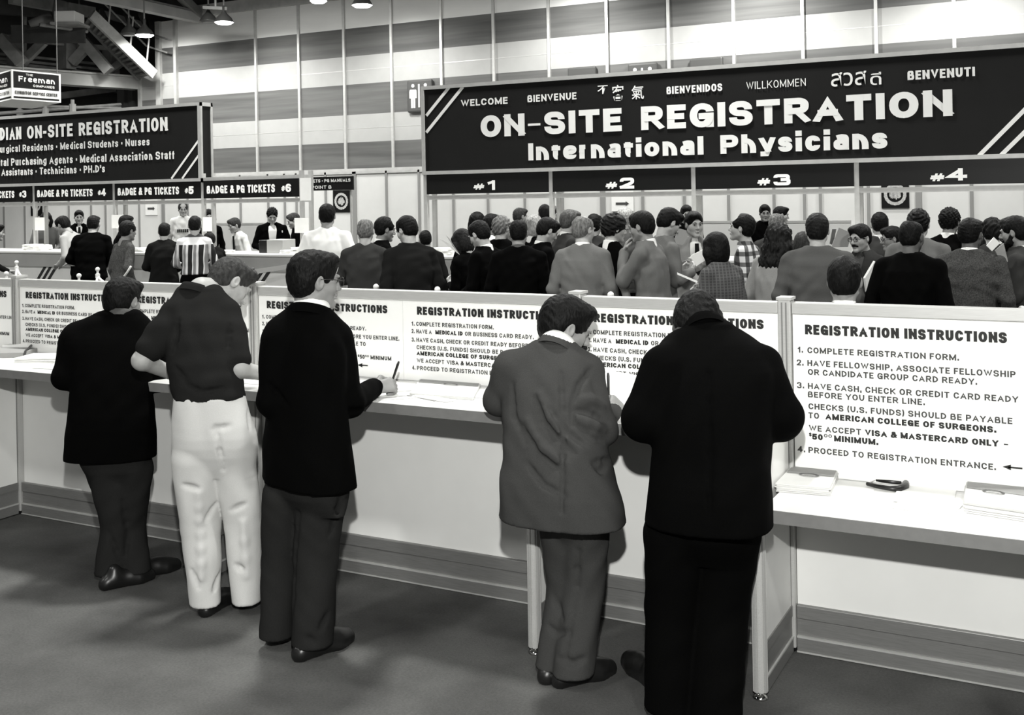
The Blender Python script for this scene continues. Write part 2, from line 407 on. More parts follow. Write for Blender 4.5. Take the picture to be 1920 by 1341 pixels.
for z0, z1, mm in bands:
    n0 = len(wb.f); wb.box((xl if z1 <= zs[3] + 0.01 or z0 >= zs[3] - .01 and z1 <= zs[4] + .01 else xl2, DW, z0), (xr_, DW + 0.25, z1)); wm += [mm] * (len(wb.f) - n0)
o = wb.build('wall_back', None)
ml = [MW_M, MW_D, MW_L]
for mm in ml: o.data.materials.append(mm)
for p, mm in zip(o.data.polygons, wm): p.material_index = ml.index(mm)
tag(o, 'tall back wall with light and dark horizontal fabric bands', 'wall', kind='structure')
wall_back = o
# joints of the light bands and the mullions
for z in ((zs[1] + zs[2]) / 2, (zs[3] + zs[4]) / 2):
    MB().box((xl, DW - 0.004, z - 0.008), (xr_, DW, z + 0.008)).build('panel_joint', M_FRAME, wall_back)
xs = [406, 562, 648, 738, 832, 930, 1034, 1140, 1383, 1515, 1650, 1795]
xm = [atY(x, 120, DW).x for x in xs]
step = (xm[-1] - xm[1]) / 11.0 / 1.0
step = (xm[7] - xm[1]) / 6.0
for k in range(-1, 14):
    x = xm[1] + step * k
    MB().box((x - 0.035, DW - 0.06, zs[0] - 0.1), (x + 0.035, DW, zs[6])).build('mullion', M_FRAME, wall_back)
for px, w_ in ((300, 0.09), (332, 0.05)):
    x = atY(px, 120, DW).x
    MB().box((x - w_, DW - 0.10, 0), (x + w_, DW, zs[6])).build('mullion', M_FRAME, wall_back)
x = atY(264, 170, DW).x
MB().box((x - .05, DW - 0.08, 0), (x + .05, DW, zs[4] + .3)).build('mullion', M_FRAME, wall_back)
MB().box((xl2, DW - 0.14, zs[0] - 0.16), (xr_, DW, zs[0])).build('base_track', M_LIGHTSTEEL, wall_back)
# header beam over the wall and dark space above
o = MB().box((atY(372, 34, DW).x, DW - 0.12, zs[6]), (xr_, DW + 0.2, zs[6] + 0.32)).build('trim_1', M_LIGHTSTEEL); tag(o, 'pale track beam along the top of the back wall', 'beam', kind='structure')
o = MB().box((xl2, DW + 0.05, zs[6] + .3), (xr_, DW + 0.2, 12)).build('wall_back_upper', M_CEIL); tag(o, 'dark wall above the track beam', 'wall', kind='structure')
# far dark part of the hall beyond the wall's end
o = MB().box((-34, 39.5, 0), (16, 40, 12)).build('wall_far', mat('far_wall_dark', 0.035, 0.9, 0.5, 0.6)); tag(o, 'dark far end of the hall beyond the striped wall', 'wall', kind='structure')
o = MB().box((-34.2, -8, 0), (-34, 40, 12)).build('wall_left', mat('side_wall_dark', 0.08, 0.9, 0.3, 0.6)); tag(o, 'dark side wall of the hall', 'wall', kind='structure')

# ---------------------------------------------------------------- steelwork at upper left
def P(px, py, d): return atD(px, py, d)
t = thing('roof_girder', 'pale steel girder with diagonal bracing, left of the striped wall above the hanging box sign', 'girder', P(130, 150, 31))
A, B = P(-40, 138, 29.7), P(258, 158, 33.2); B.z = A.z = (A.z + B.z) / 2
MB().bar(A, B, 0.5, 0.34).build('bottom_chord', mat('girder_light', 0.42, 0.5, 0.15, 2), t)
MB().bar(A + Vector((0, -.1, .2)), B + Vector((0, -.1, .2)), 0.6, 0.05).build('flange', M_LIGHTSTEEL, t)
A2, B2 = P(-40, 64, 29.9), P(212, 92, 32.8); 
MB().bar(A2, B2, 0.12, 0.14).build('top_chord', M_GIRDER, t)
for (x1, y1), (x2, y2), w_ in (((0, 70), (42, 118), .3), ((42, 118), (82, 78), .22), ((135, 52), (205, 134), .28), ((205, 134), (240, 108), .2), ((135, 118), (165, 85), .25)):
    d_ = 30 + 3 * max(x1, 0) / 250
    MB().bar(P(x1, y1, d_ + .1), P(x2, y2, d_ + .1), w_, w_).build('diagonal', M_GIRDER, t)
for x1, y1, y2, w_ in ((28, 66, 125, .3), (45, 30, 125, .1), (136, 56, 134, .1), (126, 82, 130, .35), (208, 95, 140, .35), (216, 95, 140, .1)):
    d_ = 30 + 3 * x1 / 250
    MB().bar(P(x1, y1, d_ + .3), P(x1, y2, d_ + .3), w_, w_).build('upright', M_GIRDER, t)
for y1, y2 in ((103, 114), (112, 124), (118, 132)):
    MB().bar(P(-20, y1 - 4, 30.6), P(205, y2 + 8, 33), 0.07).build('conduit', M_GIRDER, t)
t = thing('roof_beam', 'long dark roof beam crossing the top left corner towards the striped wall', 'beam', P(260, 15, 30))
A, B = P(110, -22, 28.2), P(374, 35, 31.8)
MB().bar(A, B, 0.3, 0.26).build('web', mat('girder_light', 0.32), t)
MB().bar(A + Vector((0, 0, .16)), B + Vector((0, 0, .16)), 0.4, 0.04).build('flange', M_GIRDER, t)
MB().bar(P(340, -6, 31), P(378, 32, 31.8), 0.22).build('brace', M_GIRDER, t)
MB().bar(P(20, -4, 29), P(175, 24, 31.5), 0.2, 0.3).build('brace', M_GIRDER, t)
MB().bar(P(-10, 8, 29), P(110, 18, 31.5), 0.3, 0.5).build('brace', M_GIRDER_D, t)
for px in (190, 235, 262):
    MB().bar(P(px, 22, 32), P(px + 14, 50, 33), 0.1, 0.2).build('brace', M_GIRDER_D, t)
MB().bar(P(185, 24, 33), P(270, 48, 33.6), 0.14, 0.2).build('brace', M_GIRDER, t)
# stair with handrail
t = thing('steel_stair', 'steel stair sloping down to the right end of the girder, bright stringer and thin handrail', 'stair', P(230, 90, 31))
s0, s1 = P(172, 27, 30.4), P(289, 140, 32.0)
MB().bar(s0, s1, 0.10, 0.30).build('stringer', M_LIGHTSTEEL, t)
q0, q1 = P(163, 42, 31.2), P(264, 146, 32.8)
MB().bar(q0, q1, 0.10, 0.24).build('stringer', M_GIRDER, t)
tr = MB()
for k in range(15):
    f = (k + .5) / 15; a, b2 = s0.lerp(s1, f), q0.lerp(q1, f)
    tr.bar(a, b2, 0.26, 0.04)
tr.build('treads', M_GIRDER, t)
for dz in (0.55, 0.95):
    MB().tube([s0 + Vector((.15, 0, dz)), s1 + Vector((-.5, .2, dz + .35)), s1 + Vector((.25, .3, dz + .1))], 0.028, 6).build('handrail', M_GIRDER, t)
for f in (0.25, 0.6, 0.87):
    a = s0.lerp(s1, f); MB().tube([a, a + Vector((.05, .1, 1.0))], 0.025, 6).build('baluster', M_LIGHTSTEEL, t)
# air handling unit and ducts
t = thing('air_handler', 'pale box unit with fat ducts hung under the roof, above the dark panel', 'air handler', P(130, 40, 29.5))
c = P(139, 36, 29.5); MB().box(c - Vector((.27, .5, .15)), c + Vector((.27, .2, .15)), Matrix.Rotation(.5, 3, 'Z'), bevel=.02).build('casing', mat('unit_casing', .62, .5), t)
MB().box(c - Vector((.36, .55, .21)), c + Vector((.4, .25, -.15)), Matrix.Rotation(.5, 3, 'Z')).build('tray', M_GIRDER, t)
MB().tube([P(116, 2, 29.8), P(112, 22, 29.8), P(108, 40, 29.7)], [.2, .19, .12], 12).build('duct', mat('duct_metal', .16, .5), t, True)
MB().tube([P(55, 45, 29.4), P(78, 38, 29.5), P(92, 34, 29.7)], [.1, .14, .15], 12).build('duct', mat('duct_metal', .16, .5), t, True)
MB().tube([P(74, 46, 29), P(164, 59, 30)], .05, 8).build('pipe', M_GIRDER, t)
o = MB().box((-.95, -.05, -.24), (.95, .05, .24)).build('dark_panel', M_GIRDER_D)
o.matrix_world = Matrix.Translation(P(91, 64, 29.6)) @ Matrix.Rotation(.62, 4, 'Z'); tag(o, 'flat grey panel fixed to the steelwork under the ducts', 'panel')
# column and rails under the girder
t = thing('steel_column', 'dark steel column under the right end of the girder', 'column', P(240, 180, 33))
for px, w_ in ((233, .30), (250, .22)):
    b0 = P(px, 168, 34); MB().box((b0.x - w_ / 2, b0.y - .15, 0), (b0.x + w_ / 2, b0.y + .15, b0.z + .3)).build('flange', mat('column_paint', .07), t)
t = thing('mezzanine_rail', 'thin railing with small lamp posts behind the left black overhead sign', 'railing', P(100, 205, 30))
for y0_, y1_ in ((212, 196), (196, 203)):
    MB().tube([P(-20, y0_ + 2, 29), P(226, y1_, 33)], .05, 6).build('rail', M_GIRDER, t)
for px, py in ((37, 205), (85, 203), (136, 195)):
    a = P(px, py, 30.5); MB().tube([a + Vector((0, 0, -.5)), a], .09, 8).tube([a, a + Vector((0, 0, .12))], .05, 8).build('lamp_post', mat('lamp_post_paint', .3), t)
MB().bar(P(110, 180, 34), P(215, 166, 36), .2, .2).build('joist', M_GIRDER, t)
MB().bar(P(150, 166, 36), P(225, 168, 36), .15, .25).build('joist', M_GIRDER_D, t)

# pendant high bay lamps by the wall
M_BULB = glow('lamp_glow', 0.9, 30); M_SHADE = mat('lamp_shade_metal', 0.12, .4, metal=.5)
def bay_lamp(px, py, d, r, label, lit=True, power=0):
    c = P(px, py, d)
    t = thing('pendant_lamp', label, 'lamp', c, 'pendant lamps under the roof')
    MB().lathe(c, [(r, 0), (r * .96, .02), (r * .75, .12), (r * .35, .22), (r * .16, .3), (r * .16, .42), (.02, .44)], 20).build('shade', M_SHADE, t, True)
    MB().tube([c + Vector((0, 0, .42)), Vector((c.x, c.y, 12))], .022, 6).build('stem', M_GIRDER, t)
    MB().lathe(c + Vector((0, 0, -.03)), [(.02, -.02), (r * .7, -.01), (r * .93, .03)], 20).build('lens', M_BULB if lit else M_SHADE, t)
    if power: light('SPOT', 'pendant_lamp_light', c + Vector((0, 0, -.12)), power, .15, c + Vector((0, 0.9, -2)), spot_size=2.5, spot_blend=.8)
bay_lamp(271, 66, 29.5, .26, 'lit bell lamp hanging beside the steel stair', True, 450)
bay_lamp(242, 64, 30.2, .24, 'unlit bell lamp left of the lit one beside the stair', False)
bay_lamp(420, 42, 28.6, .26, 'lit bell lamp hanging in front of the top left of the striped wall', True, 620)
bay_lamp(391, 40, 29.2, .24, 'unlit bell lamp left of the lit one at the top of the striped wall', False)
bay_lamp(679, 10, 26.5, .26, 'lit bell lamp cut close by the top edge of the photo, over the striped wall', True, 620)
bay_lamp(597, 2, 26.8, .22, 'small lamp half out of the frame at the top, left of the brightest lamp', True)
bay_lamp(150, 79, 34, .12, 'tiny distant lit lamp among the girder bracing', True)
t = thing('lamp_bar', 'short trapeze bar the pair of bell lamps hangs from', 'bar', P(405, 14, 28.6))
MB().bar(P(382, 14, 28.9), P(424, 16, 28.6), .08).build('crossbar', M_LIGHTSTEEL, t)
MB().tube([P(404, -30, 28.8), P(404, 15, 28.8)], .03, 6).build('hanger', M_LIGHTSTEEL, t)
# further lamps of the same row, above the top edge of the photo, that wash the wall
for px, py, pw in ((1040, -40, 700), (1380, -75, 1000), (1790, -70, 700), (250, 60, 500)):
    c = atY(px, py, DW - 1.9); light('SPOT', 'pendant_lamp_light', c, pw, .15, c + Vector((0, .9, -2)), spot_size=2.5, spot_blend=.8)

# ================================================================== REGISTRATION BOOTHS BEHIND
XL = -16.513 + 0.02    # first post of the left booth in view, px 67
XR = -8.33
Z1 = 2.0; ZB2 = 2.05; ZS0 = atY(800, 328, DS).z; ZS1 = 3.55
def panel_sign(name, label, cat, x0, x1, z0, z1, y, depth_, fr, face, group=None):
    t = thing(name, label, cat, ((x0 + x1) / 2, y, z0), group)
    MB().box((x0 + fr, y - .005, z0 + fr), (x1 - fr, y + depth_ - .01, z1 - fr)).build('face_panel', face, t)
    if fr > 0:
        MB().box((x0, y - .025, z0), (x1, y + depth_, z0 + fr)).box((x0, y - .025, z1 - fr), (x1, y + depth_, z1)) \
            .box((x0, y - .025, z0 + fr), (x0 + fr, y + depth_, z1 - fr)).box((x1 - fr, y - .025, z0 + fr), (x1, y + depth_, z1 - fr)).build('frame', M_FRAME, t)
    return t
def px_seg(Y, text, pl, base, pr, cap_px, st, yb=None):
    """text by its left baseline pixel, right pixel, cap height in pixels"""
    a = atY(pl, base, Y)
    b2 = atY(pr, base + (0 if yb is None else yb), Y)
    c2 = atY(pl, base - cap_px, Y)
    return (text, a.x, b2.x, a.z, c2.z - a.z, st)
UX, UZ, NF = (1, 0, 0), (0, 0, 1), (0, -1, 0)
def face_text(name, Y, segs, material, parent, lift=.012):
    return lettering(name, segs, (0, Y, 0), UX, UZ, NF, material, parent, lift)
def stripe(pa, pb, Y, w_, zlim, xlim):
    a, b2 = atY(*pa, Y), atY(*pb, Y); d_ = (b2 - a).normalized(); n = Vector((-d_.z, 0, d_.x)) * w_ / 2
    return [a - n, b2 - n, b2 + n, a + n]
# posts and rails (two rows: front and back of the box header)
for nm, xa, n, lab in (('left', XL - 1.98 * 2, 6, 'pale metal booth frame carrying the left overhead signs'), ('right', XR, 5, 'pale metal booth frame carrying the wide right overhead sign')):
    t = thing('booth_frame', lab, 'frame', (xa, DS, 0))
    for k in range(n):
        x = xa + 1.98 * k
        for yy in (DS, DS + .22):
            MB().box((x - .028, yy - .028, 0), (x + .028, yy + .028, Z1 + .42)).build('post', M_FRAME, t)
    for yy in (DS, DS + .22):
        for z in (Z1 - .03, Z1 + .325):
            MB().box((xa, yy - .022, z - .03), (xa + 1.98 * (n - 1), yy + .022, z + .03)).build('rail', M_FRAME, t)
# left overhead sign
YS = DS - .03
xs1 = atY(376, 200, YS).x
t = panel_sign('overhead_sign', 'long black overhead sign at left reading ON-SITE REGISTRATION above lists of staff', 'sign', XL - 5.0, xs1, ZS0, ZS1 + .01, YS, .2, .05, M_SIGNBLK)
segs = [px_seg(YS, 'CANADIAN', -46, 259.5, 41.5, 25, 'bold'), px_seg(YS, 'ON-SITE', 52, 257.5, 138, 25, 'bold'), px_seg(YS, 'REGISTRATION', 149, 254.8, 316, 24.5, 'bold')]
segs[0] = segs[0][:3] + (segs[2][3],) + (segs[2][4], 'bold'); segs[1] = segs[1][:3] + (segs[2][3], segs[2][4], 'bold')
face_text('heading_lettering', YS, segs, M_WHITE, t)
face_text('lettering', YS, [px_seg(YS, 'Surgical Residents \u00b7 Medical Students \u00b7 Nurses', -7, 287, 282, 12.7, 'med'),
    px_seg(YS, 'Hospital Purchasing Agents \u00b7 Medical Association Staff', -30, 313, 329, 13.5, 'med'),
    px_seg(YS, 'Assistants \u00b7 Technicians \u00b7 PH.D\u2019s', 4, 330, 198.5, 13, 'med')], M_WHITE, t)
mb = MB()
for pa, pb in (((321.6, 335), (372, 264)), ((341.7, 335), (372, 292))):
    MB().prism(stripe(pa, pb, YS - .007, .035, 0, 0), (0, -.004, 0)).build('diagonal_stripe', M_WHITE, t)
# dark end panel of that sign box
o = thing('sign_return', 'narrow dark end panel with bright frame closing the left overhead sign', 'sign panel', (xs1 + .02, DS + .1, ZS0), None)
yb0, yb1 = YS - .03, YS + .24
MB().box((xs1 + .004, yb0 + .03, ZS0 + .05), (xs1 + .014, yb1 - .03, ZS1 - .05)).build('panel', M_SIGNBLK, o)
MB().box((xs1 + .002, yb0, ZS0 - .02), (xs1 + .03, yb0 + .035, ZS1 + .01)).box((xs1 + .002, yb1 - .04, ZS0 - .02), (xs1 + .03, yb1, ZS1 + .01)).box((xs1 + .002, yb0, ZS0 - .02), (xs1 + .03, yb1, ZS0 + .05)).box((xs1 + .002, yb0, ZS1 - .05), (xs1 + .03, yb1, ZS1 + .01)).build('frame', M_LIGHTSTEEL, o)
# header strips of the left booth
zh0, zh1 = Z1 + .02, Z1 + .30
hl = [(-2, '2', None), (-1, '3', (42.7, 372.5, 51, 63.5)), (0, '4', (189, 370, 198, 211)), (1, '5', (350, 368.6, 361, 374)), (2, '6', (528.5, 365, 540, 555))]
starts = {-1: -72, 0: 75.5, 1: 224, 2: 388.6}
for k, n_, q in hl:
    xa = XL + 1.98 * k
    t = thing('header_sign', 'black header strip reading BADGE & PG TICKETS #%s' % n_ if k > -2 else 'black header strip beyond the left edge of the frame', 'sign', (xa + .99, YS, zh0), 'header strips of the left booth')
    MB().box((xa + .03, YS - .005, zh0), (xa + 1.95, YS + .02, zh1)).build('strip', M_HEADBLK, t)
    u0 = xa + .1; kx = 1.0
    face_text('lettering', YS, [('BADGE & PG TICKETS', xa + .11, xa + 1.50, zh0 + .075, .125, 'bold'), ('#', xa + 1.62, xa + 1.69, zh0 + .09, .08, 'bold'), (n_, xa + 1.70, xa + 1.81, zh0 + .075, .125, 'heavy')], mat('header_white_letter', .95, .5), t)
# wide right overhead sign
t = panel_sign('overhead_sign', 'wide black overhead sign reading ON-SITE REGISTRATION International Physicians with welcomes in seven languages', 'sign', XR - .03, XR + 1.98 * 4 + .03, ZS0, ZS1, YS, .2, .05, M_SIGNBLK)
segs = [px_seg(YS, 'ON', 902.4, 258, 985, 42, 'heavy'), px_seg(YS, 'SITE', 1022, 252, 1167, 43, 'heavy'), px_seg(YS, 'REGISTRATION', 1203, 246, 1787, 44, 'heavy'), px_seg(YS, '-', 992, 250, 1014, 40, 'med')]
zb, cp = atY(902.4, 258, YS).z, segs[2][4]
segs = [s[:3] + (zb, cp, s[5]) for s in segs[:3]]
x0, x1 = atY(991, 240, YS).x, atY(1014, 240, YS).x
face_text('heading_lettering', YS, segs, M_WHITE, t)
MB().box((x0, YS - .017, zb + cp * .42), (x1, YS - .012, zb + cp * .52)).build('dash', M_WHITE, t)
zb = atY(991.6, 301, YS).z; cp = atY(991.6, 269, YS).z - zb
face_text('subheading_lettering', YS, [('International', atY(991.6, 301, YS).x, atY(1320, 290, YS).x, zb, cp, 'heavy'), ('Physicians', atY(1351.5, 290, YS).x, atY(1664.5, 280, YS).x, zb, cp, 'heavy')], M_WHITE, t)
face_text('lettering', YS, [px_seg(YS, 'WELCOME', 865.3, 200, 953, 12.5, 'bold'), px_seg(YS, 'BIENVENUE', 989.9, 192, 1082, 13, 'med'),
    px_seg(YS, '\u4e0d', 1121, 177, 1141, 16, 'reg'), px_seg(YS, '\u5ba2', 1148, 190, 1171, 30, 'reg'), px_seg(YS, '\u6c23', 1185, 187, 1208, 26, 'reg'),
    px_seg(YS, 'BIENVENIDOS', 1250.6, 177, 1355, 14, 'med'), px_seg(YS, 'WILLKOMMEN', 1400, 168, 1511.6, 14, 'reg'),
    px_seg(YS, '\u0e2a\u0e27\u0e2a', 1558.7, 163, 1625, 26, 'reg'), px_seg(YS, '\u0e14\u0e35', 1632, 160, 1653, 24, 'reg'), px_seg(YS, 'BENVENUTI', 1702, 150.5, 1828.5, 17, 'bold')], M_WHITE, t)
mb = MB()
for pa, pb in (((842, 164), (799.5, 217)), ((868, 163), (799.5, 248.4)), ((1835.6, 292), (1926, 201)), ((1877, 291), (1926, 243))):
    MB().prism(stripe(pa, pb, YS - .007, .045, 0, 0), (0, -.004, 0)).build('diagonal_stripe', M_WHITE, t)
nums = {0: ((889, 909, 356), (913, 930.4, 356.5, 18)), 1: ((1136.5, 1158, 354), (1163, 1190, 354, 20.5)), 2: ((1421, 1444.7, 348), (1451, 1483, 348, 21)), 3: ((1744.6, 1771, 340), (1776.5, 1813.7, 339, 23))}
for k in range(4):
    xa = XR + 1.98 * k
    t = thing('header_sign', 'black header strip reading #%d under the wide overhead sign' % (k + 1), 'sign', (xa + .99, YS, zh0), 'numbered header strips of the right booth')
    MB().box((xa + .03, YS - .005, zh0), (xa + 1.95, YS + .02, zh1)).build('strip', M_HEADBLK, t)
    (a, b2, c2), (d_, e_, f_, g_) = nums[k]
    face_text('number', YS, [px_seg(YS, '#', a, c2, b2, 11.5 + k, 'heavy'), px_seg(YS, str(k + 1), d_, f_, e_, g_, 'fat')], mat('header_white_letter', .95, .5), t)

# booth counters
zc = 1.19
M_APRON = mat('counter_apron', .42, .5, .05, 4)
def counter(xa, xb, label, stripes):
    t = thing('registration_counter', label, 'counter', ((xa + xb) / 2, DS - .3, 0))
    MB().box((xa, DS - .78, zc - .035), (xb, DS - .05, zc), bevel=.006).build('worktop', M_TOP, t)
    MB().box((xa, DS - .76, zc - .25), (xb, DS - .72, zc - .035)).build('apron', M_APRON, t)
    MB().box((xa, DS - .73, 0), (xb, DS - .69, zc - .25)).build('front_panel', M_PANEL, t)
    for px, py in stripes:
        a = atY(px, py, DS - .73)
        for k in range(3):
            x = a.x + k * .13
            MB().prism([(x - .45, DS - .731, .35), (x - .38, DS - .731, .35), (x + .12, DS - .731, zc - .26), (x + .05, DS - .731, zc - .26)], (0, -.003, 0)).build('diagonal_stripe', mat('dark_stripe', .03), t)
    return t
counter(XL - 4.5, atY(561, 480, DS - .78).x, 'long white counter of the left booth with a grey apron', ((78, 495), (470, 505)))
counter(XR, XR + 1.98 * 4, 'long white counter of the right booth behind the crowd', ((838, 507),))
# white panel wall at the back of the booths
YB = 23.2; t0 = None
zt = 2.66
xa = atY(-30, 330, YB).x; n = 0
bw = thing('panel_partition', 'white panel partition with grey uprights behind the registration booths', 'partition', (-15, YB, 0))
xb = atY(1990, 330, YB).x
MB().box((xa, YB, 0), (xb, YB + .04, zt)).build('panels', M_BACKPANEL, bw)
M_UPR = mat('upright_grey', .26, .5)
for px in (8, 47, 88, 130, 172, 199, 262, 307, 353, 452, 504, 535, 557, 612, 666, 726, 787, 851, 916, 985, 1056, 1131, 1206, 1284, 1367, 1452, 1509, 1539, 1629, 1723, 1822, 1925):
    x = atY(px, 400, YB).x; w_ = .06 if px in (666, 1131, 1723, 307) else .03
    MB().box((x - w_, YB - .03, 0), (x + w_, YB, zt)).build('upright', M_UPR, bw)
MB().box((xa, YB - .03, zt - .06), (xb, YB + .05, zt)).build('top_rail', M_LIGHTSTEEL, bw)
# low white partition of the booth interior
for (pa, pb, py), lab in ((((402, 500, 422)), 'low pale partition behind the woman in the white blouse'), (((1318, 1595, 419)), 'low pale partition behind the plaid shirt man')):
    yy = 17.6; a, b2 = atY(pa, py, yy), atY(pb, py - 3, yy)
    t = thing('low_partition', lab, 'partition', ((a.x + b2.x) / 2, yy, 0))
    MB().box((a.x, yy, 0), (b2.x, yy + .04, a.z)).build('panel', M_BACKPANEL, t)
    MB().box((a.x, yy - .01, a.z), (b2.x, yy + .05, a.z + .04)).build('cap_rail', M_LIGHTSTEEL, t)
# black notice under the wall rail
Y_ = 20.5
a, b2 = atY(563, 333, Y_), atY(662, 356, Y_)
t = thing('notice_sign', 'black notice reading PG MANUALS pick up point, left of the white partition bay', 'sign', ((a.x + b2.x) / 2, Y_, b2.z))
MB().box((a.x - .35, Y_, b2.z), (b2.x, Y_ + .04, a.z)).build('board', M_SIGNBLK, t)
face_text('lettering', Y_, [('BADGE TICKETS \u00b7 PG MANUALS', a.x - .75 + .45, b2.x - .06, (a.z + b2.z) / 2 + .03, .075, 'bold'), ('PICK UP POINT B', a.x - .3, atY(622, 350, Y_).x, b2.z + .04, .075, 'bold')], M_WHITE, t)
for px in (560, 655):
    x = atY(px, 340, Y_).x; MB().box((x - .02, Y_ + .04, 0), (x + .02, Y_ + .08, a.z)).build('stand', M_FRAME, t)
# posters and paper notices on the partition
def poster(px0, py0, px1, py1, label):
    yy = YB - .022; a, b2 = atY(px0, py0, yy), atY(px1, py1, yy)
    t = thing('poster', label, 'poster', ((a.x + b2.x) / 2, yy, b2.z), 'black posters with a pale round seal')
    MB().box((a.x, yy, b2.z), (b2.x, yy + .02, a.z)).build('sheet', M_HEADBLK, t)
    c = (a + b2) / 2; r = (b2.x - a.x) * .40; mb = MB(); rng = random.Random(px0)
    n = 36
    ring = [(c + Vector((math.cos(k * 2 * math.pi / n) * r * (1 + .04 * (k % 2)), -.005, math.sin(k * 2 * math.pi / n) * r * (1 + .04 * (k % 2)))), c + Vector((math.cos(k * 2 * math.pi / n) * r * .72, -.005, math.sin(k * 2 * math.pi / n) * r * .72))) for k in range(n)]
    vs = [p for q in ring for p in q]; mb.add(vs, [(2 * k, 2 * k + 1, (2 * k + 3) % (2 * n), (2 * k + 2) % (2 * n)) for k in range(n)])
    for k in range(9):
        u = (k - 4) / 4.5; hh = r * .55 * math.sqrt(max(1 - u * u, .02)) * (.6 + .4 * rng.random()); p = c + Vector((u * r * .52, -.005, rng.uniform(-.08, .08) * r)); q = .035 * r + rng.random() * .03 * r
        mb.prism([p + Vector((-q, 0, -hh)), p + Vector((q, 0, -hh * .9)), p + Vector((q * .7, 0, hh)), p + Vector((-q * 1.2, 0, hh * .8))], (0, -.002, 0))
    mb.build('seal', mat('seal_grey', .45, .6, .3, 30), t)
poster(624, 357, 656, 398, 'black poster with a round pale seal, right of the tall man in the white shirt')
poster(1652, 340, 1705, 390, 'black poster with a round pale seal, under the strip reading #4')
poster(57, 362, 79, 405, 'black poster with a round pale seal, behind the leftmost paper on a post')
for px0, py0, px1, py1, lab in ((1146, 352, 1188, 396, 'paper notice with a black arrow on the partition under #2'), (272, 366, 295, 403, 'paper notice on the partition under BADGE & PG TICKETS #5')):
    yy = YB - .022; a, b2 = atY(px0, py0, yy), atY(px1, py1, yy)
    t = thing('paper_notice', lab, 'notice', ((a.x + b2.x) / 2, yy, b2.z))
    MB().box((a.x, yy, b2.z), (b2.x, yy + .01, a.z)).build('sheet', M_PAPER, t)
    w_ = b2.x - a.x; h_ = a.z - b2.z; cz = b2.z + h_ * .32; cx = (a.x + b2.x) / 2
    MB().prism([(cx - .3 * w_, yy - .003, cz - .05 * h_), (cx + .15 * w_, yy - .003, cz - .05 * h_), (cx + .15 * w_, yy - .003, cz - .1 * h_), (cx + .3 * w_, yy - .003, cz), (cx + .15 * w_, yy - .003, cz + .1 * h_), (cx + .15 * w_, yy - .003, cz + .05 * h_), (cx - .3 * w_, yy - .003, cz + .05 * h_)], (0, -.003, 0)).build('arrow', M_INK2, t)
# small papers clipped on the booth posts
for px0, py0, px1, py1, lab in ((65, 408, 83, 432, 'white paper clipped to the leftmost booth post'), (209, 403, 231, 428, 'white paper clipped to the post left of the denim jacket man'), (380, 407, 397, 434, 'white paper clipped to the post right of the striped shirt man'), (552, 409, 579, 437, 'white paper clipped to the post left of the tall man in the white shirt'), (562, 334, 583, 376, 'white paper at the right end of the left booth header')):
    yy = DS - .06; a, b2 = atY(px0, py0, yy), atY(px1, py1, yy)
    o = MB().box((a.x, yy, b2.z), (b2.x, yy + .01, a.z)).build('post_paper', M_PAPER); tag(o, lab, 'paper', 'papers clipped to the booth posts')
# restroom pictogram signs on the back wall
M_PICTO = mat('pictogram_board', .07, .5)
def picto(px0, py0, px1, py1, label, fig=True):
    yy = DW - .12; a, b2 = atY(px0, py0, yy), atY(px1, py1, yy)
    t = thing('restroom_sign', label, 'sign', ((a.x + b2.x) / 2, yy, b2.z), 'rounded pictogram signs on the striped wall')
    MB().box((a.x, yy, b2.z), (b2.x, yy + .1, a.z), bevel=.045).build('board', M_PICTO, t)
    if fig:
        h_ = a.z - b2.z; w_ = b2.x - a.x; mb = MB()
        def person_sym(cx, skirt):
            q = yy - .006
            mb.add([(cx + .055 * h_ * math.cos(i * math.pi / 6), q, b2.z + .82 * h_ + .055 * h_ * math.sin(i * math.pi / 6)) for i in range(12)], [tuple(range(12))])
            z0_, s = b2.z, h_
            pts = [(-.11, .70), (.11, .70), (.13, .64), (.13, .44), (.085, .44), (.085, .56), (.075, .56), (.075, .14), (.01, .14), (.01, .40), (-.01, .40), (-.01, .14), (-.075, .14), (-.075, .56), (-.085, .56), (-.085, .44), (-.13, .44), (-.13, .64)]
            if skirt: pts = [(-.1, .70), (.1, .70), (.18, .46), (.13, .44), (.09, .56), (.15, .34), (.06, .34), (.06, .14), (-.06, .14), (-.06, .34), (-.15, .34), (-.09, .56), (-.13, .44), (-.18, .46)]
            mb.prism([(cx + x * s, q, z0_ + z * s) for x, z in pts], (0, .003, 0))
        person_sym(a.x + .26 * w_, False); person_sym(a.x + .76 * w_, True)
        mb.box((a.x + .47 * w_, yy - .008, b2.z + .15 * h_), (a.x + .53 * w_, yy - .005, b2.z + .86 * h_))
        mb.build('pictogram', M_WHITE, t)
picto(762, 151, 810, 209, 'rounded restroom pictogram sign on the striped wall, left of the wide overhead sign')
picto(1063, 127, 1118, 190, 'blank rounded sign peeking over the wide overhead sign above BIENVENUE', False)
picto(1176, 120, 1233, 185, 'pictogram sign peeking over the wide overhead sign above the Chinese characters', True)
picto(1292, 110, 1356, 172, 'blank rounded sign peeking over the wide overhead sign above BIENVENIDOS', False)
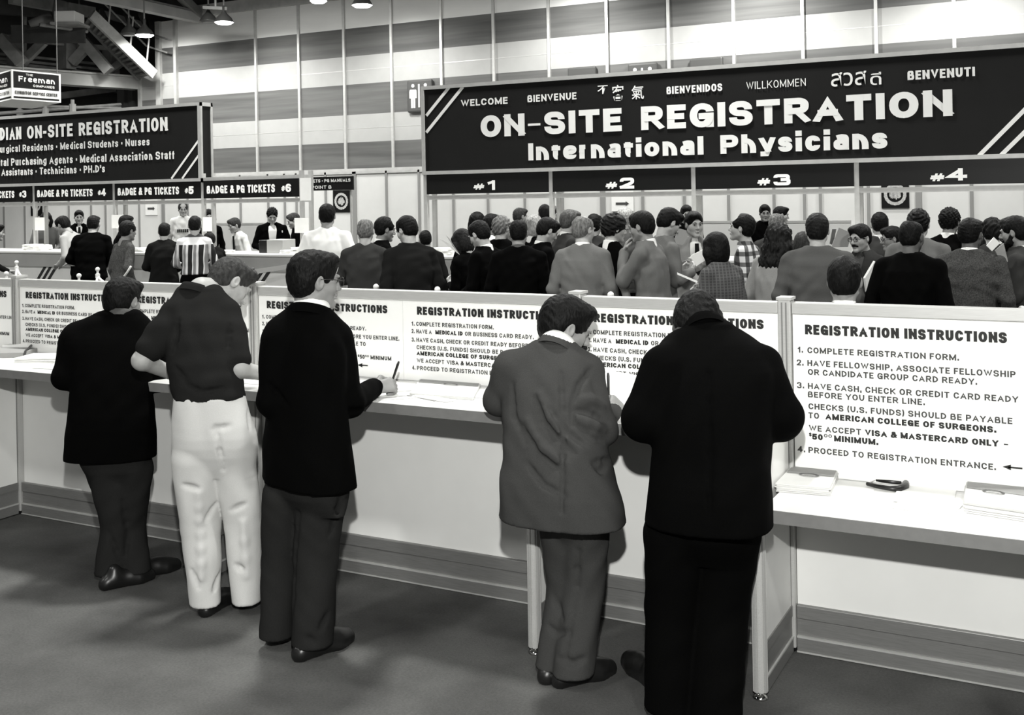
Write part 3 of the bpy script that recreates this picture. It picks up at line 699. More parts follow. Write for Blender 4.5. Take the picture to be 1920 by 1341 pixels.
# hanging box sign
d_ = 24.0
c0 = P(22, 158, d_); zt_, zb_ = P(22, 130, d_).z, P(22, 186, d_).z
r_ = P(114, 166, d_ * 1.045); l_ = P(-30, 160, d_ * 1.06)
t = thing('hanging_box_sign', 'white framed box sign hung at top left reading Exhibitor Service Center', 'sign', c0)
Uf = Vector((r_.x - c0.x, r_.y - c0.y, 0)); Lf = Uf.length; Uf.normalize(); Nf = Vector((Uf.y, -Uf.x, 0))
Ul = Vector((c0.x - l_.x, c0.y - l_.y, 0)); Ll = Ul.length; Ul.normalize(); Nl = Vector((Ul.y, -Ul.x, 0))
back = Vector((c0.x, c0.y, 0)) - Ul * Ll + Uf * Lf
hz = zt_ - zb_
foot = [Vector((c0.x, c0.y, zb_)), Vector((r_.x, r_.y, zb_)), Vector((back.x, back.y, zb_)), Vector((l_.x, l_.y, zb_))]
MB().prism(foot, (0, 0, hz)).build('box', M_WHITE, t)
for (O_, U_, N_, L_, s) in ((Vector((c0.x, c0.y, zb_)), Uf, Nf, Lf, 0), (Vector((l_.x, l_.y, zb_)), Ul, Nl, Ll, 1)):
    def quad(u0, u1, v0, v1, mat_, nm, lift): 
        return MB().add([O_ + U_ * u + Vector((0, 0, v)) + N_ * lift for u, v in ((u0, v0), (u1, v0), (u1, v1), (u0, v1))], [(0, 1, 2, 3)]).build(nm, mat_, t)
    quad(.04, L_ - .05, hz * .40, hz * .95, M_SIGNBLK, 'dark_face', .004)
    quad(.04, L_ - .05, hz * .05, hz * .11, M_SIGNBLK, 'dark_strip', .004)
    lettering('lettering', [('THE', L_ * .28, L_ * .42, hz * .83, hz * .07, 'med'), ('Freeman', L_ * .13, L_ * .87, hz * .62, hz * .19, 'bold'), ('COMPANIES', L_ * .42, L_ * .86, hz * .47, hz * .08, 'med')], O_, U_, (0, 0, 1), N_, M_WHITE, t, .008)
    lettering('strip_lettering', [('EXHIBITOR SERVICE CENTER', L_ * .06, L_ * .92, hz * .19, hz * .11, 'bold')], O_, U_, (0, 0, 1), N_, M_INK2, t, .008)
for f in (.15, .85):
    a = foot[0].lerp(foot[1], f) + Vector((0, .1, hz)); MB().tube([a, Vector((a.x, a.y, 11.9))], .012, 5).build('hanger', M_GIRDER, t)
# ================================================================== THE INSTRUCTION COUNTER IN FRONT
YW = D
ZT, ZTK = 1.045, .047
ZR, ZRK = .763, .05
posts = [(-1, 'pale wall post beyond the left edge'), (0, 'pale wall post left of the man with crossed feet'), (2, 'pale wall post between the polo shirt man and the bespectacled man'), (4, 'pale wall post behind the mustached man'), (5, 'pale wall post at the step down to the low counter'), (6, 'pale wall post at the right edge of the photo')]
for k, lab in posts:
    x = X0 + XW * (k if k >= 0 else -2)
    t = thing('wall_post', lab, 'post', (x, YW, 0), 'posts of the instruction wall')
    pst = MB().box((x - .028, YW - .03, .02), (x + .028, YW + .05, HT + .012), bevel=.006).build('post', M_ALU, t)
    MB().box((x - .012, YW - .033, .03), (x - .006, YW - .028, HT)).box((x + .006, YW - .033, .03), (x + .012, YW - .028, HT)).build('slots', mat('slot_grey', .2), t)
    MB().box((x - .032, YW - .034, HT + .01), (x + .032, YW + .054, HT + .022)).build('cap', M_LIGHTSTEEL, pst)
    MB().lathe((x, YW, 0), [(.022, 0), (.026, .012), (.012, .02)], 12).build('foot', M_BLKPLASTIC, pst)
bays = [(-2, 0, 'bay of the instruction wall beyond the left edge'), (0, 2, 'bay of the instruction wall behind the man with crossed feet'), (2, 4, 'bay of the instruction wall behind the bespectacled man'), (4, 5, 'narrow bay of the instruction wall behind the heavy man in black'), (5, 6, 'bay of the instruction wall over the low counter at right')]
for a, b2, lab in bays:
    xa, xb = X0 + XW * a + .03, X0 + XW * b2 - .03
    t = thing('wall_panel', lab, 'panel', ((xa + xb) / 2, YW, 0), 'bays of the instruction wall')
    MB().box((xa, YW + .002, .2), (xb, YW + .022, HT - .045)).build('panel', M_PANEL, t)
    MB().box((xa, YW - .018, HT - .05), (xb, YW + .04, HT), bevel=.004).build('top_rail', M_ALU, t)
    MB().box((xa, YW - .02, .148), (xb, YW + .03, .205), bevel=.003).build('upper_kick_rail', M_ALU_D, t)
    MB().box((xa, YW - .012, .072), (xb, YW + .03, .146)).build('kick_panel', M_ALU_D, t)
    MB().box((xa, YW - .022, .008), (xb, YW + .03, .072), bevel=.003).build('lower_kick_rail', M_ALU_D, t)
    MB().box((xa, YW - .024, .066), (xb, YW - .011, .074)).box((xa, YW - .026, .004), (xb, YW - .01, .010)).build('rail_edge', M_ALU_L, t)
    for x in (xa + .02, xb - .02):
        MB().lathe((0, 0, 0), [(.006, 0), (.006, .004), (.002, .005)], 8).build('bolt', M_DARKGAP, t).matrix_world = Matrix.Translation((x, YW - .021, .115)) @ Matrix.Rotation(math.pi / 2, 4, 'X')
# dividers carrying the counters
for k, z, lab in ((-1, ZT, 'counter divider beyond the left edge'), (0, ZT, 'counter divider left of the man with crossed feet'), (2, ZT, 'counter divider behind the legs of the man in white trousers'), (4, ZT, 'counter divider behind the legs of the man in the grey suit'), (5, ZT, 'counter divider right of the heavy man, between high and low counter'), (6, ZR, 'counter divider at the right edge under the low counter')):
    x = X0 + XW * (k if k >= 0 else -2); zt_ = z - ZTK - .001
    t = thing('counter_divider', lab, 'divider', (x, YW - E, 0), 'dividers under the counters')
    y0_, y1_ = YW - E + .02, YW - .034
    MB().box((x - .01, y0_, .2), (x + .01, y1_, zt_)).build('panel', M_PANEL, t)
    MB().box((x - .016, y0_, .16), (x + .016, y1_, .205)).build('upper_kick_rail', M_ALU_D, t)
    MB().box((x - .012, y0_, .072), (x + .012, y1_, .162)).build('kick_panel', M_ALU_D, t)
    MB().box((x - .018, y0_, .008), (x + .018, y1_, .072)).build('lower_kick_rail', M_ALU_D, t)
    MB().box((x - .02, y0_, .066), (x + .02, y1_, .074)).build('rail_edge', M_ALU_L, t)
    p = MB()
    n = 8; yp = YW - E
    prof = []
    for i in range(n):
        c0_ = (i + .0) * 2 * math.pi / n
        for dd, rr in ((-.22, .030), (-.1, .030), (-.06, .024), (.06, .024), (.1, .030), (.22, .030)):
            prof.append((x + rr * math.cos(c0_ + dd), yp + rr * math.sin(c0_ + dd)))
    fp = p.prism([(a, b2, .03) for a, b2 in prof], (0, 0, zt_ - .03)).build('front_post', M_ALU, t)
    MB().lathe((x, yp, 0), [(.03, 0), (.032, .006), (.02, .014), (.012, .02), (.012, .032)], 16).build('foot', mat('chrome', .6, .15, metal=1), fp, True)
# counters
t = thing('high_counter', 'long white standing-height writing counter with grey edge', 'counter', (X0 + 2, YW - .3, 0))
xa, xb = X0 - 1.98, X0 + 4.95 + .03
MB().box((xa, YW - .56, ZT - .004), (xb, YW - .035, ZT)).build('top', M_TOP, t)
MB().box((xa, YW - .56, ZT - ZTK), (xb, YW - .035, ZT - .0045)).build('core', M_LIP, t)
MB().box((xa, YW - .564, ZT - ZTK), (xb, YW - .56, ZT - .001)).build('edge_band', M_LIP, t)
t = thing('low_counter', 'white table-height counter with grey edge at right', 'counter', (X0 + 6, YW - .3, 0))
xa, xb = X0 + 4.95 + .036, X0 + 5.94 + .04
MB().box((xa, YW - .56, ZR - .004), (xb, YW - .035, ZR)).build('top', M_TOP, t)
MB().box((xa, YW - .56, ZR - ZRK), (xb, YW - .035, ZR - .0045)).build('core', M_LIP, t)
MB().box((xa - .05, YW - .566, ZR - ZRK), (xb, YW - .5601, ZR - .001)).build('edge_band', M_LIP, t)
MB().box((xa - .05, YW - .5599, ZR - ZRK), (xa - .0005, YW - E - .034, ZR)).build('corner_infill', M_TOP, t)

# instruction signs
YT = YW - .008
def z_of(px, py): return atY(px, py, YT).z
def x_of(px, py): return atY(px, py, YT).x
SIGNLAB = ['white instruction sign mostly cut off by the left edge', 'white instruction sign behind the head of the man with crossed feet', 'white instruction sign behind the polo shirt man', 'white instruction sign behind the bespectacled man', 'white instruction sign most readable, between the bespectacled man and the mustached man', 'white instruction sign behind the heavy man in black', 'white instruction sign about fellowship cards over the low counter at right']
# layout of the common sign, measured on the fifth one (board from X0+2.97)
b5 = X0 + XW * 3; b4 = X0 + XW * 2; b6 = X0 + XW * 4
hx0 = x_of(1114, 600) - b6; hx1 = x_of(1432, 605) - b6
hz0 = z_of(782, 590); hcap = z_of(782, 574.8) - hz0
tx = x_of(780.8, 620) - b5; nx = x_of(772, 620) - b5; nx1 = x_of(778, 620) - b5
cap = z_of(780, 609.5) - z_of(780, 617.2)
rows = {1: z_of(780.8, 611.5 + .0) , }
zl = [z_of(780.6, v) for v in (611.0, 625.0, 641.0, 654.8, 666.0, 679.5, 693.5)]
e_line3 = x_of(749, 637) - b4; e_l4 = x_of(686, 647) - b4; e_l6 = x_of(734, 673) - b4
e_l1 = x_of(926, 615) - b5; e_l2 = x_of(1001, 635) - b5; e_l5 = x_of(957, 672) - b5
def common(u):
    S = lambda txt, a, b2, i, st: (txt, u + a, u + b2, zl[i], cap, st)
    L = [S('1.', nx, nx1, 0, 'med'), S('COMPLETE REGISTRATION FORM.', tx, e_l1, 0, 'med'),
         S('2.', nx, nx1, 1, 'med'), S('HAVE A', tx, x_of(809.5, 622) - b5, 1, 'med'), S('OR BUSINESS CARD READY.', x_of(872, 628) - b5, e_l2, 1, 'med'),
         S('3.', nx, nx1, 2, 'med'), S('HAVE CASH, CHECK OR CREDIT READY BEFORE YOU ENTER LINE.', tx, e_line3, 2, 'med'),
         S('CHECKS (U.S. FUNDS) SHOULD BE PAYABLE TO', tx, e_l4, 3, 'med'), S('WE ACCEPT', tx, x_of(833, 682) - b5, 5, 'med'),
         S('4.', nx, nx1, 6, 'med'), S('PROCEED TO REGISTRATION ENTRANCE.', tx, x_of(664, 690) - b4, 6, 'med')]
    Bd = [('REGISTRATION INSTRUCTIONS', u + hx0, u + hx1, hz0, hcap, 'heavy'), S('MEDICAL ID', x_of(816.6, 625) - b5, x_of(868, 628) - b5, 1, 'heavy'), S('AMERICAN COLLEGE OF SURGEONS.', tx, e_l5, 4, 'heavy'),
          S('VISA & MASTERCARD ONLY -', x_of(838, 682) - b5, x_of(668, 670) - b4, 5, 'bold'), ('$', u + x_of(671, 670) - b4, u + x_of(674.5, 670) - b4, zl[5] + cap * .4, cap * .6, 'bold'), S('50', x_of(675, 670) - b4, x_of(684, 670) - b4, 5, 'bold'), ('00', u + x_of(684.5, 670) - b4, u + x_of(692, 670) - b4, zl[5] + cap * .45, cap * .55, 'bold'), S('MINIMUM', x_of(695, 670) - b4, e_l6, 5, 'bold')]
    return L, Bd
def arrow(mb, xa, xb, z, y):
    mb.box((xa + .02, y - .003, z - .003), (xb, y - .0015, z + .003)); mb.prism([(xa, y - .0015, z), (xa + .03, y - .0015, z + .011), (xa + .03, y - .0015, z - .011)], (0, -.0015, 0))
for k in range(-1, 6):
    xa = X0 + XW * k
    t = thing('instruction_sign', SIGNLAB[k + 1], 'sign', (xa + XW / 2, YW, ZR if k == 5 else ZT), 'registration instruction signs')
    l_, r2 = xa + (.032 if k in (0, 2, 4, 5) else .001), xa + XW - (.032 if k in (-1, 1, 3, 4, 5) else .001)
    MB().box((l_, YT, (ZR if k == 5 else ZT) + .004), (r2, YW + .001, HT - .052)).build('board', M_BOARD, t)
    if k < 5:
        L, Bd = common(xa)
        face_text('lettering', YT, L, M_INK2, t, .0012); face_text('bold_lettering', YT, Bd, M_INK, t, .0012)
        arrow(mb := MB(), xa + x_of(671, 684) - b4, xa + x_of(690, 687) - b4, z_of(680, 685), YT); mb.build('arrow', M_INK, t)
    else:
        G = lambda txt, pl, base, pr, cp, st: (txt, x_of(pl, base), x_of(pr, base), z_of(pl, base), z_of(pl, base - cp) - z_of(pl, base), st)
        c_ = 11
        face_text('lettering', YT, [G('1.', 1496, 661, 1506, c_, 'med'), G('COMPLETE REGISTRATION FORM.', 1514, 662, 1798, c_, 'med'), G('2.', 1494, 685, 1507, c_, 'med'), G('HAVE FELLOWSHIP, ASSOCIATE FELLOWSHIP', 1514, 686, 1904, c_, 'med'),
            G('OR CANDIDATE GROUP CARD READY.', 1515, 702.7, 1832, c_, 'med'), G('3.', 1494.5, 727.5, 1508, c_, 'med'), G('HAVE CASH, CHECK OR CREDIT CARD READY', 1515, 729, 1909, c_, 'med'), G('BEFORE YOU ENTER LINE.', 1515, 744.7, 1734, c_, 'med'),
            G('CHECKS (U.S. FUNDS) SHOULD BE PAYABLE', 1516, 767, 1898, c_, 'med'), G('TO', 1516, 784, 1536, c_, 'med'), G('WE ACCEPT', 1517, 807.7, 1614.6, c_, 'med'), G('4.', 1496, 847, 1510, c_, 'med'), G('PROCEED TO REGISTRATION ENTRANCE.', 1516, 849, 1867, c_, 'med')], M_INK2, t, .0012)
        za = z_of(1516, 784); zv = z_of(1517, 807.7); ca = z_of(1516, 773) - za
        face_text('bold_lettering', YT, [G('REGISTRATION INSTRUCTIONS', 1509.6, 627, 1888, 18.5, 'heavy'), ('AMERICAN COLLEGE OF SURGEONS.', x_of(1548, 786), x_of(1868, 790), za, ca, 'heavy'), ('VISA & MASTERCARD ONLY', x_of(1622, 810), x_of(1872, 815), zv, ca, 'heavy'), ('-', x_of(1882, 815), x_of(1890, 815), zv, ca, 'med'),
            ('$', x_of(1517, 818), x_of(1522, 818), z_of(1518, 818), ca * .6, 'bold'), ('50', x_of(1523, 822), x_of(1543, 822), z_of(1518, 823.5), ca, 'heavy'), ('00', x_of(1545, 818), x_of(1560, 818), z_of(1518, 817.5), ca * .55, 'bold'), ('MINIMUM.', x_of(1564, 822), x_of(1647, 822), z_of(1518, 823.5), ca, 'heavy')], M_INK, t, .0012)
        arrow(mb := MB(), x_of(1880, 876), x_of(1917, 877), z_of(1880, 875), YT); mb.build('arrow', M_INK, t)

# ---------------------------------------------------------------- papers and small things on the counters
rng = random.Random(5)
def stack(px, py, Z, w_, l_, h_, rot, label, n=7, seal=True, group=None, m_top=None):
    c = atZ(px, py, Z)
    t = thing('booklet_stack', label, 'papers', (c.x, c.y, Z), group)
    mb = MB()
    for i in range(n):
        a = rot + rng.uniform(-.05, .05); z0_ = Z + .001 + h_ * i / n; R = Matrix.Rotation(a, 3, 'Z'); cc = Vector((c.x + rng.uniform(-.006, .006), c.y + rng.uniform(-.006, .006), 0))
        vs = []
        for zz in (z0_, z0_ + h_ / n * .82):
            for x, y in ((-w_ / 2, -l_ / 2), (w_ / 2, -l_ / 2), (w_ / 2, l_ / 2), (-w_ / 2, l_ / 2)): vs.append(cc + R @ Vector((x, y, 0)) + Vector((0, 0, zz)))
        mb.add(vs, [(3, 2, 1, 0), (4, 5, 6, 7), (0, 1, 5, 4), (1, 2, 6, 5), (2, 3, 7, 6), (3, 0, 4, 7)])
    mb.build('sheets', M_PAPER, t)
    if seal:
        R = Matrix.Rotation(rot, 3, 'Z'); zz = Z + h_ + .0025
        MB().add([Vector((c.x, c.y, zz)) + R @ Vector((x * w_ / 2, y * l_ / 2, 0)) for x, y in ((-.97, .25), (.97, .25), (.97, .97), (-.97, .97))], [(0, 1, 2, 3)]).build('cover_band', mat('cover_band_grey', .42, .6, .08, 30), t)
        ring = MB(); n_ = 28; rw, rl = .040, .022; vs = []
        for k in range(n_):
            th = 2 * math.pi * k / n_
            for s in (1, .78): vs.append(Vector((c.x, c.y, zz + .001)) + R @ Vector((math.cos(th) * rw * s + .01, math.sin(th) * rl * s + l_ * .08, 0)))
        ring.add(vs, [(2 * k, 2 * k + 1, (2 * k + 3) % (2 * n_), (2 * k + 2) % (2 * n_)) for k in range(n_)]).build('oval_seal', mat('seal_ink', .12), t)
    return t
def stack4(cs, h_, Z, seal, label, n=6, sr=.042):
    """a stack by the four corners of its top as seen: back left, back right, front right, front left"""
    P4 = [atZ(px, py, Z + h_) for px, py in cs]; c = sum(P4, Vector()) / 4
    t = thing('booklet_stack', label, 'papers', (c.x, c.y, Z)); mb = MB()
    for i in range(n):
        o_ = Vector((rng.uniform(-.005, .005), rng.uniform(-.005, .005), 0)) if i < n - 1 else Vector()
        z0_ = Z + .001 + (h_ - .001) * i / n; z1_ = Z + .001 + (h_ - .001) * (i + (.84 if i < n - 1 else 1)) / n
        vs = [Vector((p.x, p.y, zz)) + o_ for zz in (z0_, z1_) for p in P4]
        mb.add(vs, [(3, 2, 1, 0), (4, 5, 6, 7), (0, 1, 5, 4), (1, 2, 6, 5), (2, 3, 7, 6), (3, 0, 4, 7)])
    mb.build('sheets', mat('booklet_paper', .62, .7, .04, 12), t)
    L = lambda u, v: P4[0].lerp(P4[1], u).lerp(P4[3].lerp(P4[2], u), v) + Vector((0, 0, .002))
    MB().add([L(.02, .02), L(.98, .02), L(.98, .42), L(.02, .42)], [(0, 1, 2, 3)]).build('cover_band', mat('cover_band_grey', .30, .6, .08, 30), t)
    cc = atZ(seal[0], seal[1], Z + h_) + Vector((0, 0, .004)); n_ = 28; vs = []
    ux_ = (P4[1] - P4[0]).normalized(); uy_ = (P4[0] - P4[3]).normalized()
    for k in range(n_):
        th = 2 * math.pi * k / n_
        for q_ in (1, .76): vs.append(cc + ux_ * math.cos(th) * sr * q_ + uy_ * math.sin(th) * sr * .62 * q_)
    MB().add(vs, [(2 * k, 2 * k + 1, (2 * k + 3) % (2 * n_), (2 * k + 2) % (2 * n_)) for k in range(n_)]).build('oval_seal', mat('seal_ink', .10), t)
    bars = MB()
    for k in (-1, 0, 1): bars.add([cc + ux_ * a + uy_ * (k * sr * .2 + b2) for a, b2 in ((-sr * .5, -.002), (sr * .5, -.002), (sr * .5, .002), (-sr * .5, .002))], [(0, 1, 2, 3)])
    bars.build('seal_centre', mat('seal_ink_pale', .35), t)
stack4([(1486, 873), (1571, 882), (1556, 914), (1454, 906)], .036, ZR, (1517, 892), 'thick stack of booklets with an oval seal in the left corner of the low counter')
stack4([(1812, 899), (1935, 915), (1938, 958), (1808, 939)], .045, ZR, (1863, 924), 'thick stack of booklets with an oval seal at the right edge of the low counter')
stack4([(792, 704), (905, 712), (888, 746), (768, 737)], .012, ZT, (845, 722), 'thin stack of booklets with an oval seal between the two men writing', 3)
stack(1205, 748, ZT, .22, .26, .10, .1, 'tall stack of booklets on the high counter, left of the heavy man', 12, False)
def sheet(px, py, Z, w_, l_, rot, label, name='paper_sheet', m=None, h=.0015, curl=0.0):
    c = atZ(px, py, Z); R = Matrix.Rotation(rot, 3, 'Z'); vs = []; n_ = 6
    for i in range(n_ + 1):
        u = i / n_ - .5
        for y in (-l_ / 2, l_ / 2):
            vs.append(Vector((c.x, c.y, Z + h + curl * (u + .5) ** 2)) + R @ Vector((u * w_, y, 0)))
    k = len(vs); vs += [v - Vector((0, 0, h * .6)) for v in vs]
    fs = []
    for i in range(n_):
        a = 2 * i; fs += [(a, a + 2, a + 3, a + 1), (k + a, k + a + 1, k + a + 3, k + a + 2), (a, k + a, k + a + 2, a + 2), (a + 1, a + 3, k + a + 3, k + a + 1)]
    fs += [(0, 1, k + 1, k), (2 * n_, k + 2 * n_, k + 2 * n_ + 1, 2 * n_ + 1)]
    o = newmesh(name, vs, fs, m or M_PAPER); return tag(o, label, 'paper')
sheet(1745, 945, ZR, .22, .28, -.15, 'loose white form left of the right booklet stack on the low counter', h=.003)
sheet(1735, 930, ZR, .22, .28, .05, 'upper white form lying on the loose one on the low counter', h=.007)
sheet(1600, 918, ZR, .16, .24, .1, 'white form right of the corner booklet stack on the low counter', h=.002)
sheet(722, 735, ZT, .10, .28, -.75, 'leaflet fanned out by the bespectacled man\u2019s sleeve', m=M_PAPER2, h=.008)
sheet(735, 741, ZT, .09, .26, -.8, 'second leaflet fanned out right of the first', h=.004)
sheet(752, 747, ZT, .05, .24, -.85, 'narrow leaflet at the counter edge, rightmost of the fan', m=M_PAPER2, h=.002)
sheet(790, 745, ZT, .26, .05, -.35, 'narrow dark-edged leaflet under the thin booklet stack', m=M_PAPER3, h=.003)
sheet(812, 748, ZT, .24, .06, -.28, 'white leaflet in front of the thin booklet stack', h=.005)
sheet(745, 724, ZT, .16, .25, .3, 'white form left of the thin booklet stack', h=.002)
sheet(925, 738, ZT, .16, .27, -.1, 'white form right of the thin booklet stack', h=.004)
sheet(1125, 765, ZT, .2, .27, .3, 'white form under the writing hand of the mustached man', h=.002)
sheet(690, 735, ZT, .2, .27, .2, 'white form under the writing hand of the bespectacled man', h=.002)
sheet(480, 712, ZT, .2, .25, .1, 'white form under the right forearm of the polo shirt man', h=.002)
# raised paper behind the mustached man's hand
a = atY(1128, 740, YW - .22); 
vs = [Vector((a.x - .02, a.y, ZT + .002)), Vector((a.x + .2, a.y - .03, ZT + .002)), Vector((a.x + .2, a.y + .08, ZT + .12)), Vector((a.x - .02, a.y + .1, ZT + .14))]
o = MB().prism(vs, (0, .003, .002)).build('raised_form', M_PAPER); tag(o, 'white form propped up behind the writing hand of the mustached man', 'paper')
# left pile
t = thing('open_folder', 'grey open folder lying at the left end of the high counter', 'folder', atZ(20, 668, ZT))
c = atZ(18, 668, ZT)
MB().box(c + Vector((-.3, -.12, .001)), c + Vector((.1, .14, .03)), Matrix.Rotation(.5, 3, 'Z')).build('cover', mat('folder_grey', .3), t)
sheet(70, 655, ZT, .34, .24, .45, 'large white sheet lying on the papers at the left end of the counter', h=.045, curl=.05)
sheet(30, 648, ZT, .4, .2, .5, 'grey-white sheet behind the open folder at the left', m=M_PAPER2, h=.05, curl=.03)
stack(88, 676, ZT, .30, .2, .03, .3, 'crumpled pile of handouts left of the man with crossed feet', 5, False)
sheet(98, 690, ZT, .2, .1, .2, 'small handout at the counter edge left of the man with crossed feet', m=M_PAPER2, h=.004)
o = MB().tube([atZ(44, 674, ZT) + Vector((0, 0, .012)), atZ(48, 668, ZT) + Vector((0, 0, .03)), atZ(60, 660, ZT) + Vector((0, 0, .045))], .008, 6).build('black_strap', M_BLKPLASTIC); tag(o, 'short black strap beside the open folder at the left', 'strap')
# black bracket on the low counter
t = thing('plastic_bracket', 'black U-shaped plastic bracket with a thin wire across its open end, on the low counter', 'bracket', atZ(1662, 915, ZR))
pts = [(1643, 906), (1668, 909), (1690, 911), (1699, 911), (1697, 918), (1686, 923), (1668, 922), (1645, 918), (1626, 913)]
MB().tube([atZ(px, py, ZR) + Vector((0, 0, .013)) for px, py in pts], [.009, .009, .01, .014, .017, .014, .010, .009, .008], 10).build('frame', M_BLKPLASTIC, t, True)
MB().tube([atZ(1643, 906, ZR) + Vector((0, 0, .014)), atZ(1626, 913, ZR) + Vector((0, 0, .014))], .0015, 6).build('wire', M_FRAME, t)

# stanchions in the queue area
M_STW = mat('stanchion_white', .86, .4)
st = []
for px, py, d_, lab in ((31, 492, 15.2, 'leftmost tall white stanchion with ropes on both sides'), (12, 513, 13.0, 'white ball-top stanchion at the left edge'), (148, 517, 12.6, 'white ball-top stanchion left of the man with crossed feet'), (183, 505, 13.7, 'white stanchion with ropes behind the man with crossed feet'), (705, 538, 10.3, 'white ball-top stanchion behind the wall, right of the bespectacled man'), (820, 543, 9.9, 'white ball-top stanchion behind the wall, in front of the striped counter panel'), (957, 556, 9.6, 'white stanchion top just showing behind the wall'), (1145, 553, 9.1, 'white ball-top stanchion behind the wall, right of the mustached man\u2019s head'), (1916, 580, 8.4, 'white stanchion top at the right edge behind the wall')):
    c = atD(px, py, d_); t = thing('stanchion', lab, 'stanchion', (c.x, c.y, 0), 'white queue stanchions')
    c = Vector((c.x, c.y, c.z)); r = .028
    prof = [(.001, c.z - r)] + [(r * math.sin(k * math.pi / 8), c.z - r * math.cos(k * math.pi / 8)) for k in range(1, 8)] + [(.001, c.z + r)]
    MB().lathe((c.x, c.y, 0), prof, 16).build('ball', M_STW, t, True)
    MB().lathe((c.x, c.y, 0), [(.15, 0), (.15, .015), (.04, .04), (.02, .06), (.02, c.z - .12), (.028, c.z - .11), (.028, c.z - .06), (.014, c.z - .05), (.014, c.z - .02)], 16).build('pole', M_STW, t)
    st.append((c, t))
def rope(a, b2, label, sag=.25):
    a, b2 = Vector(a), Vector(b2); pts = [a.lerp(b2, k / 10) - Vector((0, 0, sag * 4 * (k / 10) * (1 - k / 10))) for k in range(11)]
    o = MB().tube(pts, .014, 6).build('queue_rope', M_STW, None, True); tag(o, label, 'rope', 'white queue ropes')
z_ = Vector((0, 0, -.09))
rope(st[0][0] + z_, st[1][0] + z_ * 1.2, 'white queue rope from the leftmost tall stanchion down to the left', .3)
rope(st[0][0] + z_, st[2][0] + z_ * 1.2, 'white queue rope from the leftmost tall stanchion down to the right', .3)
rope(st[3][0] + z_, st[2][0] + z_ * 1.1, 'white queue rope left of the man with crossed feet\u2019s head', .2)
rope(st[3][0] + z_, atD(245, 500, 13.2), 'white queue rope running up to the denim jacket man', .15)
rope(st[5][0] + z_, st[4][0] + z_, 'white queue rope behind the wall between two ball-top stanchions', .3)
# belt barrier behind the polo shirt man
t = thing('belt_barrier', 'grey retractable belt barrier with a black head, behind the polo shirt man\u2019s head', 'barrier', atD(471, 508, 12.8))
a, b2 = atD(471, 510, 12.8), atD(560, 497, 13.6)
MB().lathe((a.x, a.y, 0), [(.16, 0), (.16, .02), (.03, .05), (.03, a.z - .08), (.04, a.z - .07), (.04, a.z + .04), (.02, a.z + .05)], 14).build('post', M_BLKPLASTIC, t)
MB().bar(a + Vector((.03, 0, 0)), b2, .004, .055).build('belt', mat('belt_grey', .32), t)

# things on the booth counters
o = thing('computer_monitor', 'boxy monitor with a dark side, on the counter before the woman in the dark cardigan', 'monitor', (atY(510, 470, DS - .4).x, DS - .4, zc))
x0_, x1_, x2_ = atY(487, 460, DS - .5).x, atY(504, 460, DS - .5).x, atY(534, 460, DS - .5).x
MB().box((x1_, DS - .55, zc + .001), (x2_, DS - .25, zc + .20), bevel=.01).build('case', mat('monitor_beige', .36), o)
MB().box((x0_, DS - .52, zc + .001), (x1_ - .002, DS - .25, zc + .19), bevel=.006).build('dark_side', M_BLKPLASTIC, o)
for i, (px, w_, h_, lab) in enumerate(((545, .22, .05, 'heap of white forms right of the boxy monitor'), (568, .28, .09, 'taller heap of white forms at the post right of the monitor'), (62, .25, .10, 'pile of white forms behind the leftmost booth post'), (80, .22, .09, 'second pile of white forms right of the leftmost booth post'), (206, .25, .10, 'pile of white forms left of the denim jacket man'), (415, .35, .03, 'flat forms left of the woman in the white blouse'), (265, .3, .06, 'forms on the counter between denim jacket man and dark suit man'), (832, .30, .10, 'bag-like heap of white forms on the right booth counter'), (815, .25, .05, 'low heap of white forms at the left end of the right booth counter'))):
    x = atY(px, 470, DS - .45).x; xc = x
    t = thing('form_pile', lab, 'papers', (xc, DS - .45, zc), 'piles of forms on the booth counters'); mb = MB()
    for k in range(5):
        R = Matrix.Rotation(rng.uniform(-.4, .4), 3, 'Z'); z0_ = zc + .001 + h_ * k / 5
        mb.box((xc - w_ / 2, DS - .57, z0_), (xc + w_ / 2, DS - .33, z0_ + h_ / 5 * .9), R)
    mb.build('sheets', M_PAPER, t)
